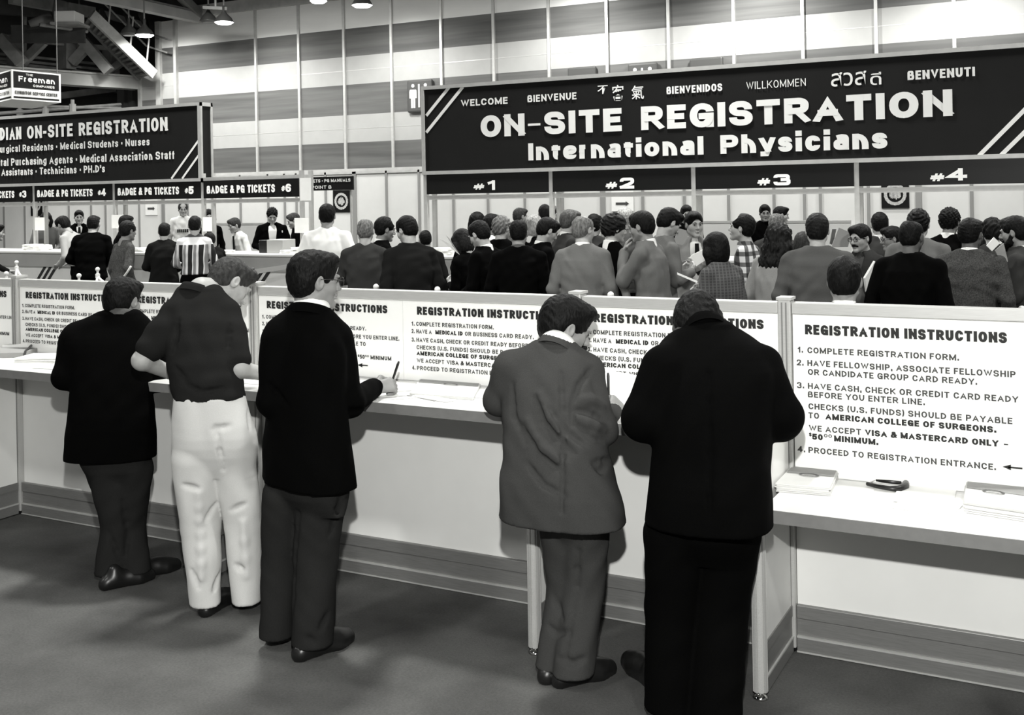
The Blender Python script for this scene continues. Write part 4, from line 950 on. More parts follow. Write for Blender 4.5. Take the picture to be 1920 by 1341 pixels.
# ================================================================== PEOPLE: surfaces grown from smooth unions of tapered volumes
class Vol:
    def __init__(s, lo, hi, h):
        s.h = h; s.lo = np.array(lo, float) - 2 * h
        s.n = np.ceil((np.array(hi, float) + 2 * h - s.lo) / h).astype(int) + 1
        s.a = np.full(tuple(s.n), 1.0, np.float32)
    def win(s, lo, hi, pad):
        i0 = np.maximum(np.floor((np.array(lo) - pad - s.lo) / s.h).astype(int), 0)
        i1 = np.minimum(np.ceil((np.array(hi) + pad - s.lo) / s.h).astype(int) + 1, s.n)
        if (i1 <= i0).any(): return None, None
        ax = [(s.lo[k] + s.h * np.arange(i0[k], i1[k])).astype(np.float32) for k in range(3)]
        return tuple(slice(i0[k], i1[k]) for k in range(3)), (ax[0][:, None, None], ax[1][None, :, None], ax[2][None, None, :])
    def put(s, lo, hi, fn, k=0.0, sub=False):
        sl, g = s.win(lo, hi, max(k, 2.5 * s.h) + s.h)
        if sl is None: return
        d = fn(*g).astype(np.float32); a = s.a[sl]
        if sub:
            d = -d
            if k > 0:
                h = np.maximum(k - np.abs(a - d), 0) / k; s.a[sl] = np.maximum(a, d) + h * h * k * .25
            else: s.a[sl] = np.maximum(a, d)
        else:
            if k > 0:
                h = np.maximum(k - np.abs(a - d), 0) / k; s.a[sl] = np.minimum(a, d) - h * h * k * .25
            else: s.a[sl] = np.minimum(a, d)
    def cone(s, a, b, ra, rb, k=.02, sub=False):
        a, b = np.array(a, float), np.array(b, float); ba = b - a; L = max(float(ba @ ba), 1e-9); r = max(ra, rb)
        def fn(X, Y, Z):
            px, py, pz = X - a[0], Y - a[1], Z - a[2]
            t = np.clip((px * ba[0] + py * ba[1] + pz * ba[2]) / L, 0, 1)
            return np.sqrt((px - ba[0] * t) ** 2 + (py - ba[1] * t) ** 2 + (pz - ba[2] * t) ** 2) - (ra + (rb - ra) * t)
        s.put(np.minimum(a, b) - r, np.maximum(a, b) + r, fn, k, sub)
    def chain(s, pts, rs, k=.02, sub=False):
        for i in range(len(pts) - 1): s.cone(pts[i], pts[i + 1], rs[i], rs[i + 1], k, sub)
    def ell(s, c, r, R=None, k=.02, sub=False):
        c, r = np.array(c, float), np.array(r, float); m_ = r.max()
        R = np.eye(3) if R is None else np.array(R)
        def fn(X, Y, Z):
            p = (X - c[0], Y - c[1], Z - c[2]); q = [(p[0] * R[0, i] + p[1] * R[1, i] + p[2] * R[2, i]) / r[i] for i in range(3)]
            k0 = np.sqrt(q[0] ** 2 + q[1] ** 2 + q[2] ** 2); k1 = np.sqrt((q[0] / r[0]) ** 2 + (q[1] / r[1]) ** 2 + (q[2] / r[2]) ** 2)
            return k0 * (k0 - 1) / np.maximum(k1, 1e-6)
        s.put(c - m_, c + m_, fn, k, sub)
    def loft(s, secs, k=.03, n=2.3, cap=.25, dens=1):
        """secs: (centre, x axis, y axis, half width, half depth), level slices joined into one smooth trunk"""
        S_ = [(np.array(c, float), np.array(x, float), np.array(y, float), a, b) for c, x, y, a, b in secs]
        if dens > 1:
            out = []; N = len(S_)
            for i in range(N - 1):
                p = [S_[max(i - 1, 0)], S_[i], S_[i + 1], S_[min(i + 2, N - 1)]]
                for j in range(dens):
                    t = j / dens; w = (-.5 * t + t * t - .5 * t ** 3, 1 - 2.5 * t * t + 1.5 * t ** 3, .5 * t + 2 * t * t - 1.5 * t ** 3, -.5 * t * t + .5 * t ** 3)
                    out.append(tuple(sum(w[m_] * p[m_][q] for m_ in range(4)) for q in range(5)))
            S_ = out + [S_[-1]]
        if S_[0][0][2] > S_[-1][0][2]: S_ = S_[::-1]
        pts = [c + sg * ax * r for c, x, y, a, b in S_ for sg in (-1, 1) for ax, r in ((x, a * 1.05), (y, b * 1.05))]
        def fn(X, Y, Z):
            D = np.full(np.broadcast_shapes(X.shape, Y.shape, Z.shape), 1.0, np.float32); z = Z[0, 0]
            for i in range(len(S_) - 1):
                c0, x0, y0, a0, b0 = S_[i]; c1, x1, y1, a1, b1 = S_[i + 1]
                e = c1 - c0; H_ = max(e[2], 1e-5); lo_ = -1e9 if i == 0 else c0[2]; hi_ = 1e9 if i == len(S_) - 2 else c1[2]
                m_ = (z >= lo_) & (z <= hi_)
                if not m_.any(): continue
                k0, k1 = np.nonzero(m_)[0][[0, -1]]; zz = Z[:, :, k0:k1 + 1]
                tt = (zz - c0[2]) / H_; t = np.clip(tt, 0, 1)
                qx, qy = X - c0[0] - e[0] * t, Y - c0[1] - e[1] * t; w = np.abs(tt - t) * H_
                u = np.abs(qx * (x0[0] + (x1[0] - x0[0]) * t) + qy * (x0[1] + (x1[1] - x0[1]) * t)); v_ = np.abs(qx * (y0[0] + (y1[0] - y0[0]) * t) + qy * (y0[1] + (y1[1] - y0[1]) * t))
                A, B = a0 + (a1 - a0) * t, b0 + (b1 - b0) * t; C = np.minimum(A, B) * cap
                r = ((u / A) ** n + (v_ / B) ** n + (w / C) ** n) ** (1 / n)
                D[:, :, k0:k1 + 1] = np.minimum(D[:, :, k0:k1 + 1], (r - 1) * np.minimum(A, B))
            return D
        s.put(np.min(pts, 0) - .01, np.max(pts, 0) + .01 + np.array((0, 0, .02)), fn, k)
    def cut(s, p, n, k=0.0):
        """remove what lies on the side n points to"""
        p, n = np.array(p, float), np.array(n, float); n = n / np.linalg.norm(n)
        ax = [s.lo[i] + s.h * np.arange(s.n[i]) for i in range(3)]
        d = ((ax[0] - p[0]) * n[0])[:, None, None] + ((ax[1] - p[1]) * n[1])[None, :, None] + ((ax[2] - p[2]) * n[2])[None, None, :]
        s.a = np.maximum(s.a, d.astype(np.float32))
    def ripple(s, amp, wl, seed, stretch=(1, 1, 1)):
        r = np.random.RandomState(seed); ax = [(s.lo[i] + s.h * np.arange(s.n[i])).astype(np.float32) for i in range(3)]
        X, Y, Z = ax[0][:, None, None], ax[1][None, :, None], ax[2][None, None, :]
        t = 0
        for i in range(4):
            d = r.normal(size=3) * np.array(stretch); d = d / np.linalg.norm(d) * 2 * math.pi / (wl * (0.7 + .6 * r.rand()))
            t = t + np.sin(X * d[0] + Y * d[1] + Z * d[2] + r.rand() * 6.28 + 1.3 * np.sin(X * d[1] * .5 + Z * d[0] * .4 + r.rand() * 6))
        s.a = s.a + (amp * .5 * t).astype(np.float32)
    def mesh(s, name, material, parent=None):
        a = s.a; nx, ny, nz = a.shape; neg = a < 0
        cnt = np.zeros((nx - 1, ny - 1, nz - 1), np.uint8)
        for i in (0, 1):
            for j in (0, 1):
                for k in (0, 1): cnt += neg[i:nx - 1 + i, j:ny - 1 + j, k:nz - 1 + k]
        act = (cnt > 0) & (cnt < 8); I, J, K = np.nonzero(act); N = len(I)
        if N == 0: return None
        idx = np.full(act.shape, -1, np.int32); idx[I, J, K] = np.arange(N)
        cor = [(i, j, k) for i in (0, 1) for j in (0, 1) for k in (0, 1)]
        val = [a[I + c[0], J + c[1], K + c[2]].astype(np.float64) for c in cor]
        acc = np.zeros((N, 3)); num = np.zeros(N)
        for p in range(8):
            for q in range(p + 1, 8):
                d = np.array(cor[q]) - np.array(cor[p])
                if np.abs(d).sum() != 1: continue
                m_ = (val[p] < 0) != (val[q] < 0); t = np.where(m_, val[p] / np.where(m_, val[p] - val[q], 1), 0)
                acc += np.where(m_[:, None], np.array(cor[p]) + d * t[:, None], 0); num += m_
        V = (np.stack([I, J, K], 1) + acc / num[:, None]) * s.h + s.lo
        F = []
        for ax in range(3):
            o1, o2 = [(1, 2), (2, 0), (0, 1)][ax]
            sl0 = [slice(None)] * 3; sl1 = [slice(None)] * 3; sl0[ax] = slice(0, -1); sl1[ax] = slice(1, None)
            A, B = neg[tuple(sl0)], neg[tuple(sl1)]; ch = A != B; P_ = np.nonzero(ch); flip = A[P_]
            P_ = np.stack(P_, 1); ok = (P_[:, o1] > 0) & (P_[:, o2] > 0) & (P_[:, o1] < act.shape[o1]) & (P_[:, o2] < act.shape[o2]); P_ = P_[ok]; flip = flip[ok]
            e1 = np.zeros(3, int); e1[o1] = 1; e2 = np.zeros(3, int); e2[o2] = 1
            q = [idx[tuple((P_ - o).T)] for o in (0 * e1, e1, e1 + e2, e2)]
            quad = np.stack(q, 1); quad[~flip] = quad[~flip][:, ::-1]; F.append(quad)
        F = np.concatenate(F); F = F[(F >= 0).all(1)]
        me = bpy.data.meshes.new(name); me.vertices.add(N); me.vertices.foreach_set('co', V.ravel())
        me.loops.add(F.size); me.loops.foreach_set('vertex_index', F.ravel().astype(np.int32))
        me.polygons.add(len(F)); me.polygons.foreach_set('loop_start', np.arange(0, F.size, 4, dtype=np.int32))
        me.polygons.foreach_set('loop_total', np.full(len(F), 4, np.int32)); me.polygons.foreach_set('use_smooth', np.ones(len(F), bool))
        me.update(calc_edges=True)
        if material: me.materials.append(material)
        o = bpy.data.objects.new(name, me); COL.objects.link(o)
        if parent: setparent(o, parent)
        return o
def nv(v): v = np.array(v, float); return v / max(np.linalg.norm(v), 1e-9)

# ---------------------------------------------------------------- materials for people
SKIN = {'light': mat('skin_light', .36, .5, .08, 30, spec=.3), 'mid': mat('skin_mid', .24, .5, .08, 30, spec=.3), 'dark': mat('skin_dark', .085, .5, .1, 30, spec=.35)}
def hairmat(name, v): return mat(name, v, .55, .55, 60, bump=.5, bscale=120, spec=.12, stretch=(1, 1, .35))
HAIR = {'black': hairmat('hair_black', .004), 'dark': hairmat('hair_dark', .008), 'brown': hairmat('hair_brown', .032), 'light': hairmat('hair_light_brown', .08), 'grey': hairmat('hair_grey', .14), 'white': hairmat('hair_white', .34), 'blond': hairmat('hair_blond', .28)}
def cloth(name, v, noise=.12, scale=300, bump=.25, rough=.9): return mat(name, v, rough, noise, scale, bump=bump, bscale=500, spec=.03)
CL = {'black': cloth('cloth_black', .0015), 'charcoal': cloth('cloth_charcoal', .011), 'dgrey': cloth('cloth_dark_grey', .035), 'grey': cloth('cloth_grey', .075), 'mgrey': cloth('cloth_mid_grey', .13), 'lgrey': cloth('cloth_light_grey', .24),
      'pale': cloth('cloth_pale', .42), 'white': cloth('cloth_white', .78, .03), 'suit': cloth('cloth_suit_grey', .045), 'polo': cloth('cloth_polo', .014), 'trousers_dark': cloth('cloth_trouser', .018), 'trousers_grey': cloth('cloth_trouser_grey', .019), 'khaki': cloth('cloth_khaki', .60, .04), 'denim': cloth('cloth_denim', .07, .35, 60), 'tweed': cloth('cloth_tweed', .05, .5, 120)}
M_SHOE = mat('black_leather', .008, .35, .2, 20, spec=.5)
M_EYE = mat('eye_dark', .01, .2, spec=.6)
M_LENS = mat('eyeglass_rim', .02, .3, spec=.6)
def pattern(name, kind):
    mt = bpy.data.materials.new(name); mt.use_nodes = True; n = mt.node_tree; b = n.nodes['Principled BSDF']; b.inputs['Roughness'].default_value = .9
    tc = n.nodes.new('ShaderNodeTexCoord'); sp = n.nodes.new('ShaderNodeSeparateXYZ'); n.links.new(tc.outputs['Object'], sp.inputs[0])
    def math_(op, a, v=None, link=None):
        q = n.nodes.new('ShaderNodeMath'); q.operation = op; n.links.new(a, q.inputs[0])
        if v is not None: q.inputs[1].default_value = v
        if link is not None: n.links.new(link, q.inputs[1])
        return q.outputs[0]
    def wave(out, period, ph, duty):
        q = math_('ADD', math_('MULTIPLY', out, 1 / period), ph); q = math_('FRACT', q); return math_('LESS_THAN', q, duty)
    u = math_('ADD', math_('MULTIPLY', sp.outputs[0], RIGHT.x), None, math_('MULTIPLY', sp.outputs[1], RIGHT.y))
    mixs = []
    def mix(fac, c1, c2):
        q = n.nodes.new('ShaderNodeMix'); q.data_type = 'RGBA'; n.links.new(fac, q.inputs[0])
        for i, c in ((6, c1), (7, c2)):
            if isinstance(c, float): q.inputs[i].default_value = (c, c, c, 1)
            else: n.links.new(c, q.inputs[i])
        return q.outputs[2]
    if kind == 'stripes':
        c = mix(wave(u, .135, .1, .42), .70, .010); c = mix(wave(u, .135, -.42, .26), c, .22)
        top = math_('GREATER_THAN', sp.outputs[2], 1.40); c = mix(top, c, .75)
        top = math_('GREATER_THAN', sp.outputs[2], 1.50); c = mix(top, c, .05)
    elif kind == 'plaid':
        c = mix(wave(u, .085, .2, .45), .72, .10); c2 = mix(wave(sp.outputs[2], .095, .3, .42), .85, .16)
        q = n.nodes.new('ShaderNodeMix'); q.data_type = 'RGBA'; q.blend_type = 'MULTIPLY'; q.inputs[0].default_value = 1; n.links.new(c, q.inputs[6]); n.links.new(c2, q.inputs[7]); c = q.outputs[2]
    else:
        c = mix(wave(sp.outputs[2], .022, 0, .5), .055, .03); c = mix(wave(u, .03, 0, .3), c, .075)
    n.links.new(c, b.inputs['Base Color']); return mt
CL['stripes'] = pattern('cloth_striped', 'stripes'); CL['plaid'] = pattern('cloth_plaid', 'plaid'); CL['houndstooth'] = pattern('cloth_fine_check', 'check')

# ---------------------------------------------------------------- head, hair, hand
def headframe(c, yaw, pitch, roll=0.0):
    """yaw about z (0 faces +Y, positive turns to +X), pitch down positive"""
    return (Matrix.Rotation(-yaw, 3, 'Z') @ Matrix.Rotation(-pitch, 3, 'X') @ Matrix.Rotation(roll, 3, 'Y'))
def add_head(v, c, R, s, neck, detail=True, rneck=.056):
    R = np.array(R); c = np.array(c, float)
    T = lambda x, y, z: c + R @ (np.array((x, y, z)) * s)
    E_ = lambda p, r, k=.02, sub=False: v.ell(T(*p), np.array(r) * s, R, k, sub)
    E_((0, -.012, .036), (.077, .097, .086), 0.01)
    E_((0, .03, -.03), (.062, .062, .085), .03)
    for x in (-1, 1):
        v.cone(T(x * .048, .005, -.052), T(x * .012, .072, -.098), .026 * s, .020 * s, .02)
        E_((x * .042, .052, -.022), (.028, .03, .032), .02)
    E_((0, .078, -.098), (.024, .022, .018), .015)
    v.cone(T(0, .090, .016), T(0, .112, -.026), .009 * s, .0135 * s, .012)
    if detail:
        for x in (-1, 1):
            E_((x * .013, .098, -.032), (.010, .012, .008), .006)
            E_((x * .032, .098, .008), (.017, .016, .011), .012, True)
            E_((x * .031, .078, .008), (.013, .013, .012), .003)
            E_((x * .031, .088, .028), (.024, .012, .008), .012)
        E_((0, .096, -.056), (.024, .010, .0065), .005); E_((0, .094, -.068), (.021, .010, .007), .005)
        E_((0, .108, -.062), (.02, .006, .0018), .002, True)
    for x in (-1, 1):
        Re = R @ np.array(Matrix.Rotation(x * -.35, 3, 'Z'))
        v.ell(T(x * .081, -.008, -.002), np.array((.010, .021, .033)) * s, Re, .008)
        if detail: v.ell(T(x * .091, -.003, .004), np.array((.006, .011, .019)) * s, Re, .004, True)
    v.cone(T(0, -.022, -.055), neck, rneck * s, rneck * 1.06 * s, .03)
    return T
def hair_mesh(T, R, c, s, style, material, parent, h, seed=1):
    R = np.array(R); c = np.array(c, float)
    lo = c - .3 * s; hi = c + .3 * s
    if style in ('long', 'bob', 'curly_long'): lo = lo - np.array((0, 0, .25))
    v = Vol(lo, hi, h)
    E_ = lambda p, r, k=.02, sub=False: v.ell(T(*p), np.array(r) * s, R, k, sub)
    g = {'short': .985, 'full': 1.035, 'bald': .97, 'thin': .97, 'curly': 1.08, 'bush': 1.15}.get(style, 1.08)
    E_((0, -.016, .040), (.0855 * g, .108 * g, .097 * g), 0)
    E_((0, -.052, -.012), (.074 * g, .062 * g, .072), .03)
    if style in ('short', 'full'): E_((.02, .055, .095), (.055, .045, .032), .03)
    if style == 'bob':
        E_((0, -.035, -.05), (.098, .085, .11), .03)
        for x in (-1, 1): v.chain([T(x * .075, .03, .05), T(x * .088, .02, -.04), T(x * .08, .02, -.13)], [.03 * s, .035 * s, .028 * s], .03)
    if style in ('long', 'curly_long'):
        for x, y in ((-.07, -.03), (-.035, -.075), (.035, -.075), (.07, -.03), (0, -.09), (-.085, .01), (.085, .01)):
            v.chain([T(x, y, .05), T(x * 1.25, y * 1.05, -.08), T(x * 1.7, y * 1.1 - .01, -.22), T(x * 1.8, y * 1.1, -.33)], [.04 * s, .05 * s, .055 * s, .035 * s], .03)
    amp = {'curly': .0055, 'bush': .006, 'curly_long': .009}.get(style, .0016)
    v.ripple(amp * s, {'curly': .035, 'bush': .03, 'curly_long': .05}.get(style, .028) * s, seed)
    # face opening, ears and nape
    E_((0, .115, -.045), (.078, .085, .112), .012, True)
    v.ell(T(0, .13, .03), np.array((.066, .06, .05)) * s, R, .012, True)
    if style not in ('long', 'bob', 'curly_long', 'bush'):
        for x in (-1, 1): E_((x * .09, .002, -.028), (.03, .030, .052), .01, True)
        for x in (-1, 1): E_((x * .085, .045, -.06), (.04, .05, .06), .01, True)
        n_ = R @ np.array((0, -.25, -1.0)); v.cut(T(0, -.06, -.082 if style != 'thin' else -.075), n_)
    if style in ('bald', 'thin'): E_((0, .02, .125), (.062, .105, .055) if style == 'bald' else (.06, .085, .035), .012, True)
    if style == 'receding': E_((0, .075, .10), (.07, .06, .05), .012, True)
    return v.mesh('hair', material, parent)
def add_hand(v, w, d, n, s=1.0, curl=.9, side=1, thumb=.6, fr=.0085):
    """w wrist, d pointing to the knuckles, n back of the hand; side +1 right hand"""
    w, d, n = np.array(w, float), nv(d), np.array(n, float); n = nv(n - d * (n @ d)); x = -np.cross(d, n) * side
    k = w + d * .085 * s
    for q in (-.026, -.009, .008, .024): v.cone(w + x * q * .55 * s, k + x * q * s, .015 * s, .0125 * s, .012)
    L = {0: .040, 1: .046, 2: .043, 3: .034}
    for i, q in enumerate((.027, .009, -.009, -.026)):
        p = k + x * q * s; a = curl * (.55 + .08 * i); ang = 0.25 * curl
        for j in range(3):
            ang += a if j else a * .6
            l = L[i] * s * (1, .68, .55)[j]; dd = d * math.cos(ang) - n * math.sin(ang); p2 = p + dd * l
            if i == 0 and j == 0: tip = p2
            v.cone(p, p2, fr * s * (1.05 - .06 * j), fr * s * (1.0 - .08 * j), .005); p = p2
    t0 = w + d * .025 * s + x * .022 * s; t1 = t0 + (d * .6 + x * .75 - n * .25) * .04 * s; t2 = t1 + (d * .85 + x * (.5 - thumb) - n * .45) * .034 * s; t3 = t2 + (d * .9 - x * thumb * .7 - n * .4) * .026 * s
    v.chain([t0, t1, t2, t3], [.013 * s, .011 * s, .0098 * s, .0085 * s], .008)
    return (tip + t3) / 2
SHOE_CACHE = {}
def shoe(heel, toe, s, parent, lift=0.0, h=.008, m_=None):
    """heel and toe points on the floor"""
    heel, toe = Vector(heel), Vector(toe); d = (toe - heel); d.normalize(); L = .285 * s; toe = heel + d * L; q = Vector((0, 0, 1)); x = d.cross(q)
    pts = lambda u, w, z: np.array(heel + d * (u * L) + x * (w * s) + Vector((0, 0, z * s)))
    v = Vol(np.minimum(heel, toe) - .09, np.maximum(heel, toe) + np.array((.09, .09, .17)), h)
    v.chain([pts(.12, 0, .022), pts(.35, 0, .020), pts(.70, .004, .022), pts(.90, .0, .020)], [.034 * s, .031 * s, .046 * s, .034 * s], .03)
    v.chain([pts(.15, 0, .035), pts(.3, 0, .050), pts(.55, 0, .042), pts(.88, 0, .022)], [.031 * s, .034 * s, .036 * s, .026 * s], .03)
    v.cone(pts(.24, 0, .05), pts(.27, 0, .09), .032 * s, .030 * s, .03)
    v.cut((0, 0, min(heel.z, toe.z) + .001), (0, 0, -1))
    return v.mesh('shoe', m_ or M_SHOE, parent)

# ---------------------------------------------------------------- generic standing figure
def figure(px, ptop, d, heading, label, cat='person', top='suit', topc='black', legc='charcoal', skin='light', hair='short', hairc='dark', lean=6, hunch=6, look=0, pitch=8, arms=('down', 'down'), fat=1.0, group='crowd in the registration queue', collar=True, open_front=None, skirt=False, extras=(), tall=None, seed=None, hem=None, cast=1.0, hs=1.0):
    """px, ptop: top of the head in the photo; d: distance along the view; heading: 0 shows the back, 90 faces right"""
    seed = seed if seed is not None else int(px) * 7 + int(ptop)
    target = atD(px, ptop, d)
    vdir = Vector((target.x, target.y, 0)).normalized()
    fw = Matrix.Rotation(-math.radians(heading), 3, 'Z') @ vdir; rt = Vector((fw.y, -fw.x, 0))
    la = math.radians(lean); hu = math.radians(hunch)
    # spine as a bent line in the (forward, up) plane
    nodes = [(.92, 0.0), (1.12, la * .6), (1.34, la), (1.47, la + hu * .7)]
    def spine(z):
        y, zz, z0_ = 0.0, .92, .92
        if z <= .92: return np.array((0.0, z)), 0.0
        ang = 0.0
        for (z1, a) in nodes[1:]:
            seg = min(z, z1) - z0_
            if seg > 0: y += math.sin(a) * seg; zz += math.cos(a) * seg; ang = a
            z0_ = z1
            if z <= z1: break
        if z > 1.47: y += math.sin(ang) * (z - 1.47); zz += math.cos(ang) * (z - 1.47)
        return np.array((y, zz)), ang
    def L(x, y, z):
        p, a = spine(z); return np.array((x, p[0] + math.cos(a) * y, p[1] - math.sin(a) * y))
    pt = math.radians(pitch)
    nb = L(0, -.012, 1.475); na = la + hu + pt * .35
    hc0 = nb + np.array((0, math.sin(na) * .135 + .018, math.cos(na) * .135))
    topz = hc0[2] + .128
    S = target.z / topz
    if tall: S = tall
    # place so that the head comes where the photo has it
    hb = Vector(hc0 * S)
    root = Vector((target.x, target.y, 0)) - fw * hb.y
    if tall: root.z = 0
    B = np.array(((rt.x, fw.x, 0), (rt.y, fw.y, 0), (0, 0, 1)))
    Wd = lambda p: np.array(root) + B @ (np.array(p) * S)
    G = lambda x, y, z: Wd(L(x, y, z))
    t = thing('person', label, cat, root, group)
    h1, h2 = (.0075, .013)
    hd = Vector(fw); hyaw = math.atan2(fw.x, fw.y) + math.radians(look)
    R = headframe(None, hyaw, pt)
    hc = Wd(hc0); hS = S * .97 * hs
    # ---- arms
    def armpts(side, kind):
        sh = L(side * (.168 + .185 * (fat - 1)), -.005, 1.388)
        q = lambda x, y, z: L(side * x, y, z)
        e, w, hdv, bk = {
            'down': (q(.235 * fat, -.03, 1.12), q(.245 * fat, .05, .88), (0, .1, -1), (side, 0, 0)),
            'write': (q(.25 * fat, .03, 1.12), q(.12, .26, 1.06), (-side * .5, .85, .0), (0, .2, 1)),
            'hold': (q(.235 * fat, .02, 1.13), q(.10, .24, 1.20), (-side * .6, .6, .4), (side * .3, .5, -.6)),
            'cross': (q(.235 * fat, .06, 1.14), q(-.04, .20, 1.16), (-side, .15, .05), (0, 1, .1)),
            'chin': (q(.19, .17, 1.19), q(.04, .20, 1.43), (-side * .3, -.2, .9), (side * .4, .8, 0)),
            'pocket': (q(.27 * fat, -.07, 1.14), q(.2, .06, .95), (-side * .3, .5, -.6), (side, 0, .2)),
            'reach': (q(.25 * fat, .14, 1.18), q(.22, .40, 1.16), (0, 1, .0), (0, 0, 1)),
        }[kind]
        return sh, e, w, nv(hdv), nv(bk)
    A = {sd: armpts(sd, arms[0] if sd < 0 else arms[1]) for sd in (-1, 1)}
    short = top in ('tshirt',)
    allp = [Wd(p) for sd in A for p in A[sd][:3]] + [hc]
    lo = np.min(allp, 0) - .22; hi = np.max(allp, 0) + .22; lo[2] = 1.0 * S
    lo = np.minimum(lo, np.array(root) - .25 * S + np.array((0, 0, .8)))
    # ---- body: one continuous skin surface
    v = Vol(lo, hi, h1)
    T = add_head(v, hc, R, hS, Wd(nb), abs(((heading + look + 180) % 360) - 180) > 35)
    v.loft([(G(0, 0, z), B @ np.array((1, 0, 0)), B @ np.array((0, 1, 0)), a * S * fat, b * S) for z, a, b in ((1.0, .12, .09), (1.2, .13, .09), (1.36, .14, .08), (1.44, .10, .06))], .03)
    for sd in A:
        sh, e, w, hv, bk = A[sd]
        v.chain([Wd(sh), Wd(e), Wd(w)], [.046 * S, .040 * S, .028 * S], .03)
        add_hand(v, Wd(w), B @ hv, B @ bk, S, .7, sd, fr=.0095)
    v.mesh('body', SKIN[skin], t)
    if hair != 'none': hair_mesh(T, R, hc, hS, hair, HAIR[hairc], t, h1, seed)
    # ---- eyes where the face shows
    face = abs(((heading + look + 180) % 360) - 180)
    if face > 60:
        for x in (-1, 1):
            ve = MB(); ve.lathe((0, 0, 0), [(.001, -.0065), (.008, -.004), (.0095, 0), (.008, .004), (.001, .0065)], 10)
            o = ve.build('eye', M_EYE, None, True); o.matrix_world = Matrix.Translation(Vector(T(x * .031, .088, .009))) @ R.to_4x4() @ Matrix.Scale(hS, 4); o.parent = t; o.matrix_parent_inverse = t.matrix_basis.inverted()
        mb_ = MB()
        for x in (-1, 1): MB().tube([T(x * .014, .102, .028), T(x * .030, .100, .033), T(x * .048, .086, .028)], [.003 * hS, .0042 * hS, .002 * hS], 6).build('eyebrow', HAIR[hairc], t, True)
        MB().tube([T(-.023, .094, -.058), T(0, .1055, -.0625), T(.023, .094, -.058)], [.0012, .0026, .0012], 6).build('mouth', mat('mouth_line', .07), t, True)
    # ---- top garment
    hemz = hem or {'suit': .80, 'coat': .62, 'sweater': .95, 'shirt': .97, 'tshirt': .97, 'vest': .95}[top]
    jk = top in ('suit', 'coat')
    pad = .012 if jk else 0
    lo2 = np.minimum(lo, np.array(root) - .32 * S); lo2[2] = (hemz - .03) * S; hi2 = hi.copy(); hi2[2] = max(Wd(nb)[2], max(Wd(A[sd][k])[2] for sd in A for k in range(3))) + .1
    v = Vol(lo2, hi2, h2)
    ex, ey = B @ np.array((1, 0, 0)), B @ np.array((0, 1, 0))
    prof = [(hemz - .05, .20, .14), (.92, .19, .13), (1.08, .162, .115), (1.25, .18, .125), (1.36, .168, .112), (1.43, .125, .085), (1.488, .070, .066)]
    prof = [p for p in prof if p[0] <= hemz - .04 or p[0] > hemz]
    v.loft([(G(0, 0, z), ex, ey, (a + pad) * S * fat, (b + pad) * S * (.6 + .4 * fat)) for z, a, b in prof], .04)
    for sd in A:
        sh, e, w, hv, bk = A[sd]
        v.cone(G(sd * .05, -.01, 1.452), Wd(sh) + np.array((0, 0, .004 * S)), .045 * S, (.058 if jk else .050) * S, .04)
        if short: v.cone(Wd(sh), Wd(sh) + (Wd(e) - Wd(sh)) * .8, .068 * S, .066 * S, .04)
        elif top == 'vest': pass
        else:
            we = w if True else w
            v.chain([Wd(sh), Wd(e), Wd(w) - (B @ hv) * .0], [(.064 if jk else .056) * S * (.5 + .5 * fat), (.057 if jk else .05) * S, (.044 if jk else .037) * S], .016)
    v.ripple(.004, .11, seed, (1, 1, .6))
    if open_front:
        a, b2 = G(0, .115 * S, 1.46), G(0, .16, 1.10 if open_front == 'deep' else 1.22)
        v.cone(a, b2, .075 * S, .018 * S if open_front != 'deep' else .06 * S, .01, True)
    v.cone(G(0, 0, 1.50), G(0, .01, 1.60), .06 * S, .075 * S, .0, True)
    v.cut((0, 0, hemz * S), (0, 0, -1))
    v.mesh({'suit': 'jacket', 'coat': 'coat', 'sweater': 'sweater', 'shirt': 'shirt', 'tshirt': 'shirt', 'vest': 'vest'}[top], CL[topc], t)
    # ---- shirt with collar under the jacket
    if collar or open_front:
        v = Vol(G(0, 0, 1.2) - .25, G(0, 0, 1.5) + .25, .009)
        v.loft([(G(0, .0, z), ex, ey, a * S * fat, b * S * (.6 + .4 * fat)) for z, a, b in ((1.05, .155, .105), (1.25, .17, .110), (1.36, .165, .105), (1.43, .12, .078))], .03)
        v.cone(G(0, -.012, 1.44), G(0, -.008, 1.515), .072 * S, .066 * S, .02)
        v.cut(G(0, -.01, 1.502), B @ np.array((0, .25, 1)))
        v.cut((0, 0, 1.05 * S), (0, 0, -1))
        v.mesh('shirt', CL['white' if collar is True or collar is False else collar], t)
    if 'tie' in extras:
        ys = .13
        pts = [G(x, y, z) for x, y, z in ((-.018, .098, 1.45), (.018, .098, 1.45), (.03, .155, 1.18), (0, .158, 1.14), (-.03, .155, 1.18))]
        MB().prism(pts, tuple(fw * .01)).build('necktie', CL['charcoal'], t)
    if 'print' in extras:
        for k in range(6):
            x = -.085 + .034 * k
            MB().prism([G(x, .138, 1.20), G(x + .026, .138, 1.20), G(x + .026, .140, 1.26), G(x, .140, 1.26)], tuple(fw * .006)).build('shirt_print', CL['charcoal'], t)
    if 'glasses' in extras:
        g_ = MB()
        for x in (-1, 1):
            g_.tube([T(x * .031 + .022 * math.cos(k * math.pi / 6), .106, .006 + .018 * math.sin(k * math.pi / 6)) for k in range(12)], .0025, 5, True)
            g_.tube([T(x * .053, .104, .012), T(x * .08, .04, .016), T(x * .083, -.01, .014)], .0022, 5)
        g_.tube([T(-.01, .110, .012), T(.01, .110, .012)], .002, 5).build('eyeglasses', M_LENS, t)
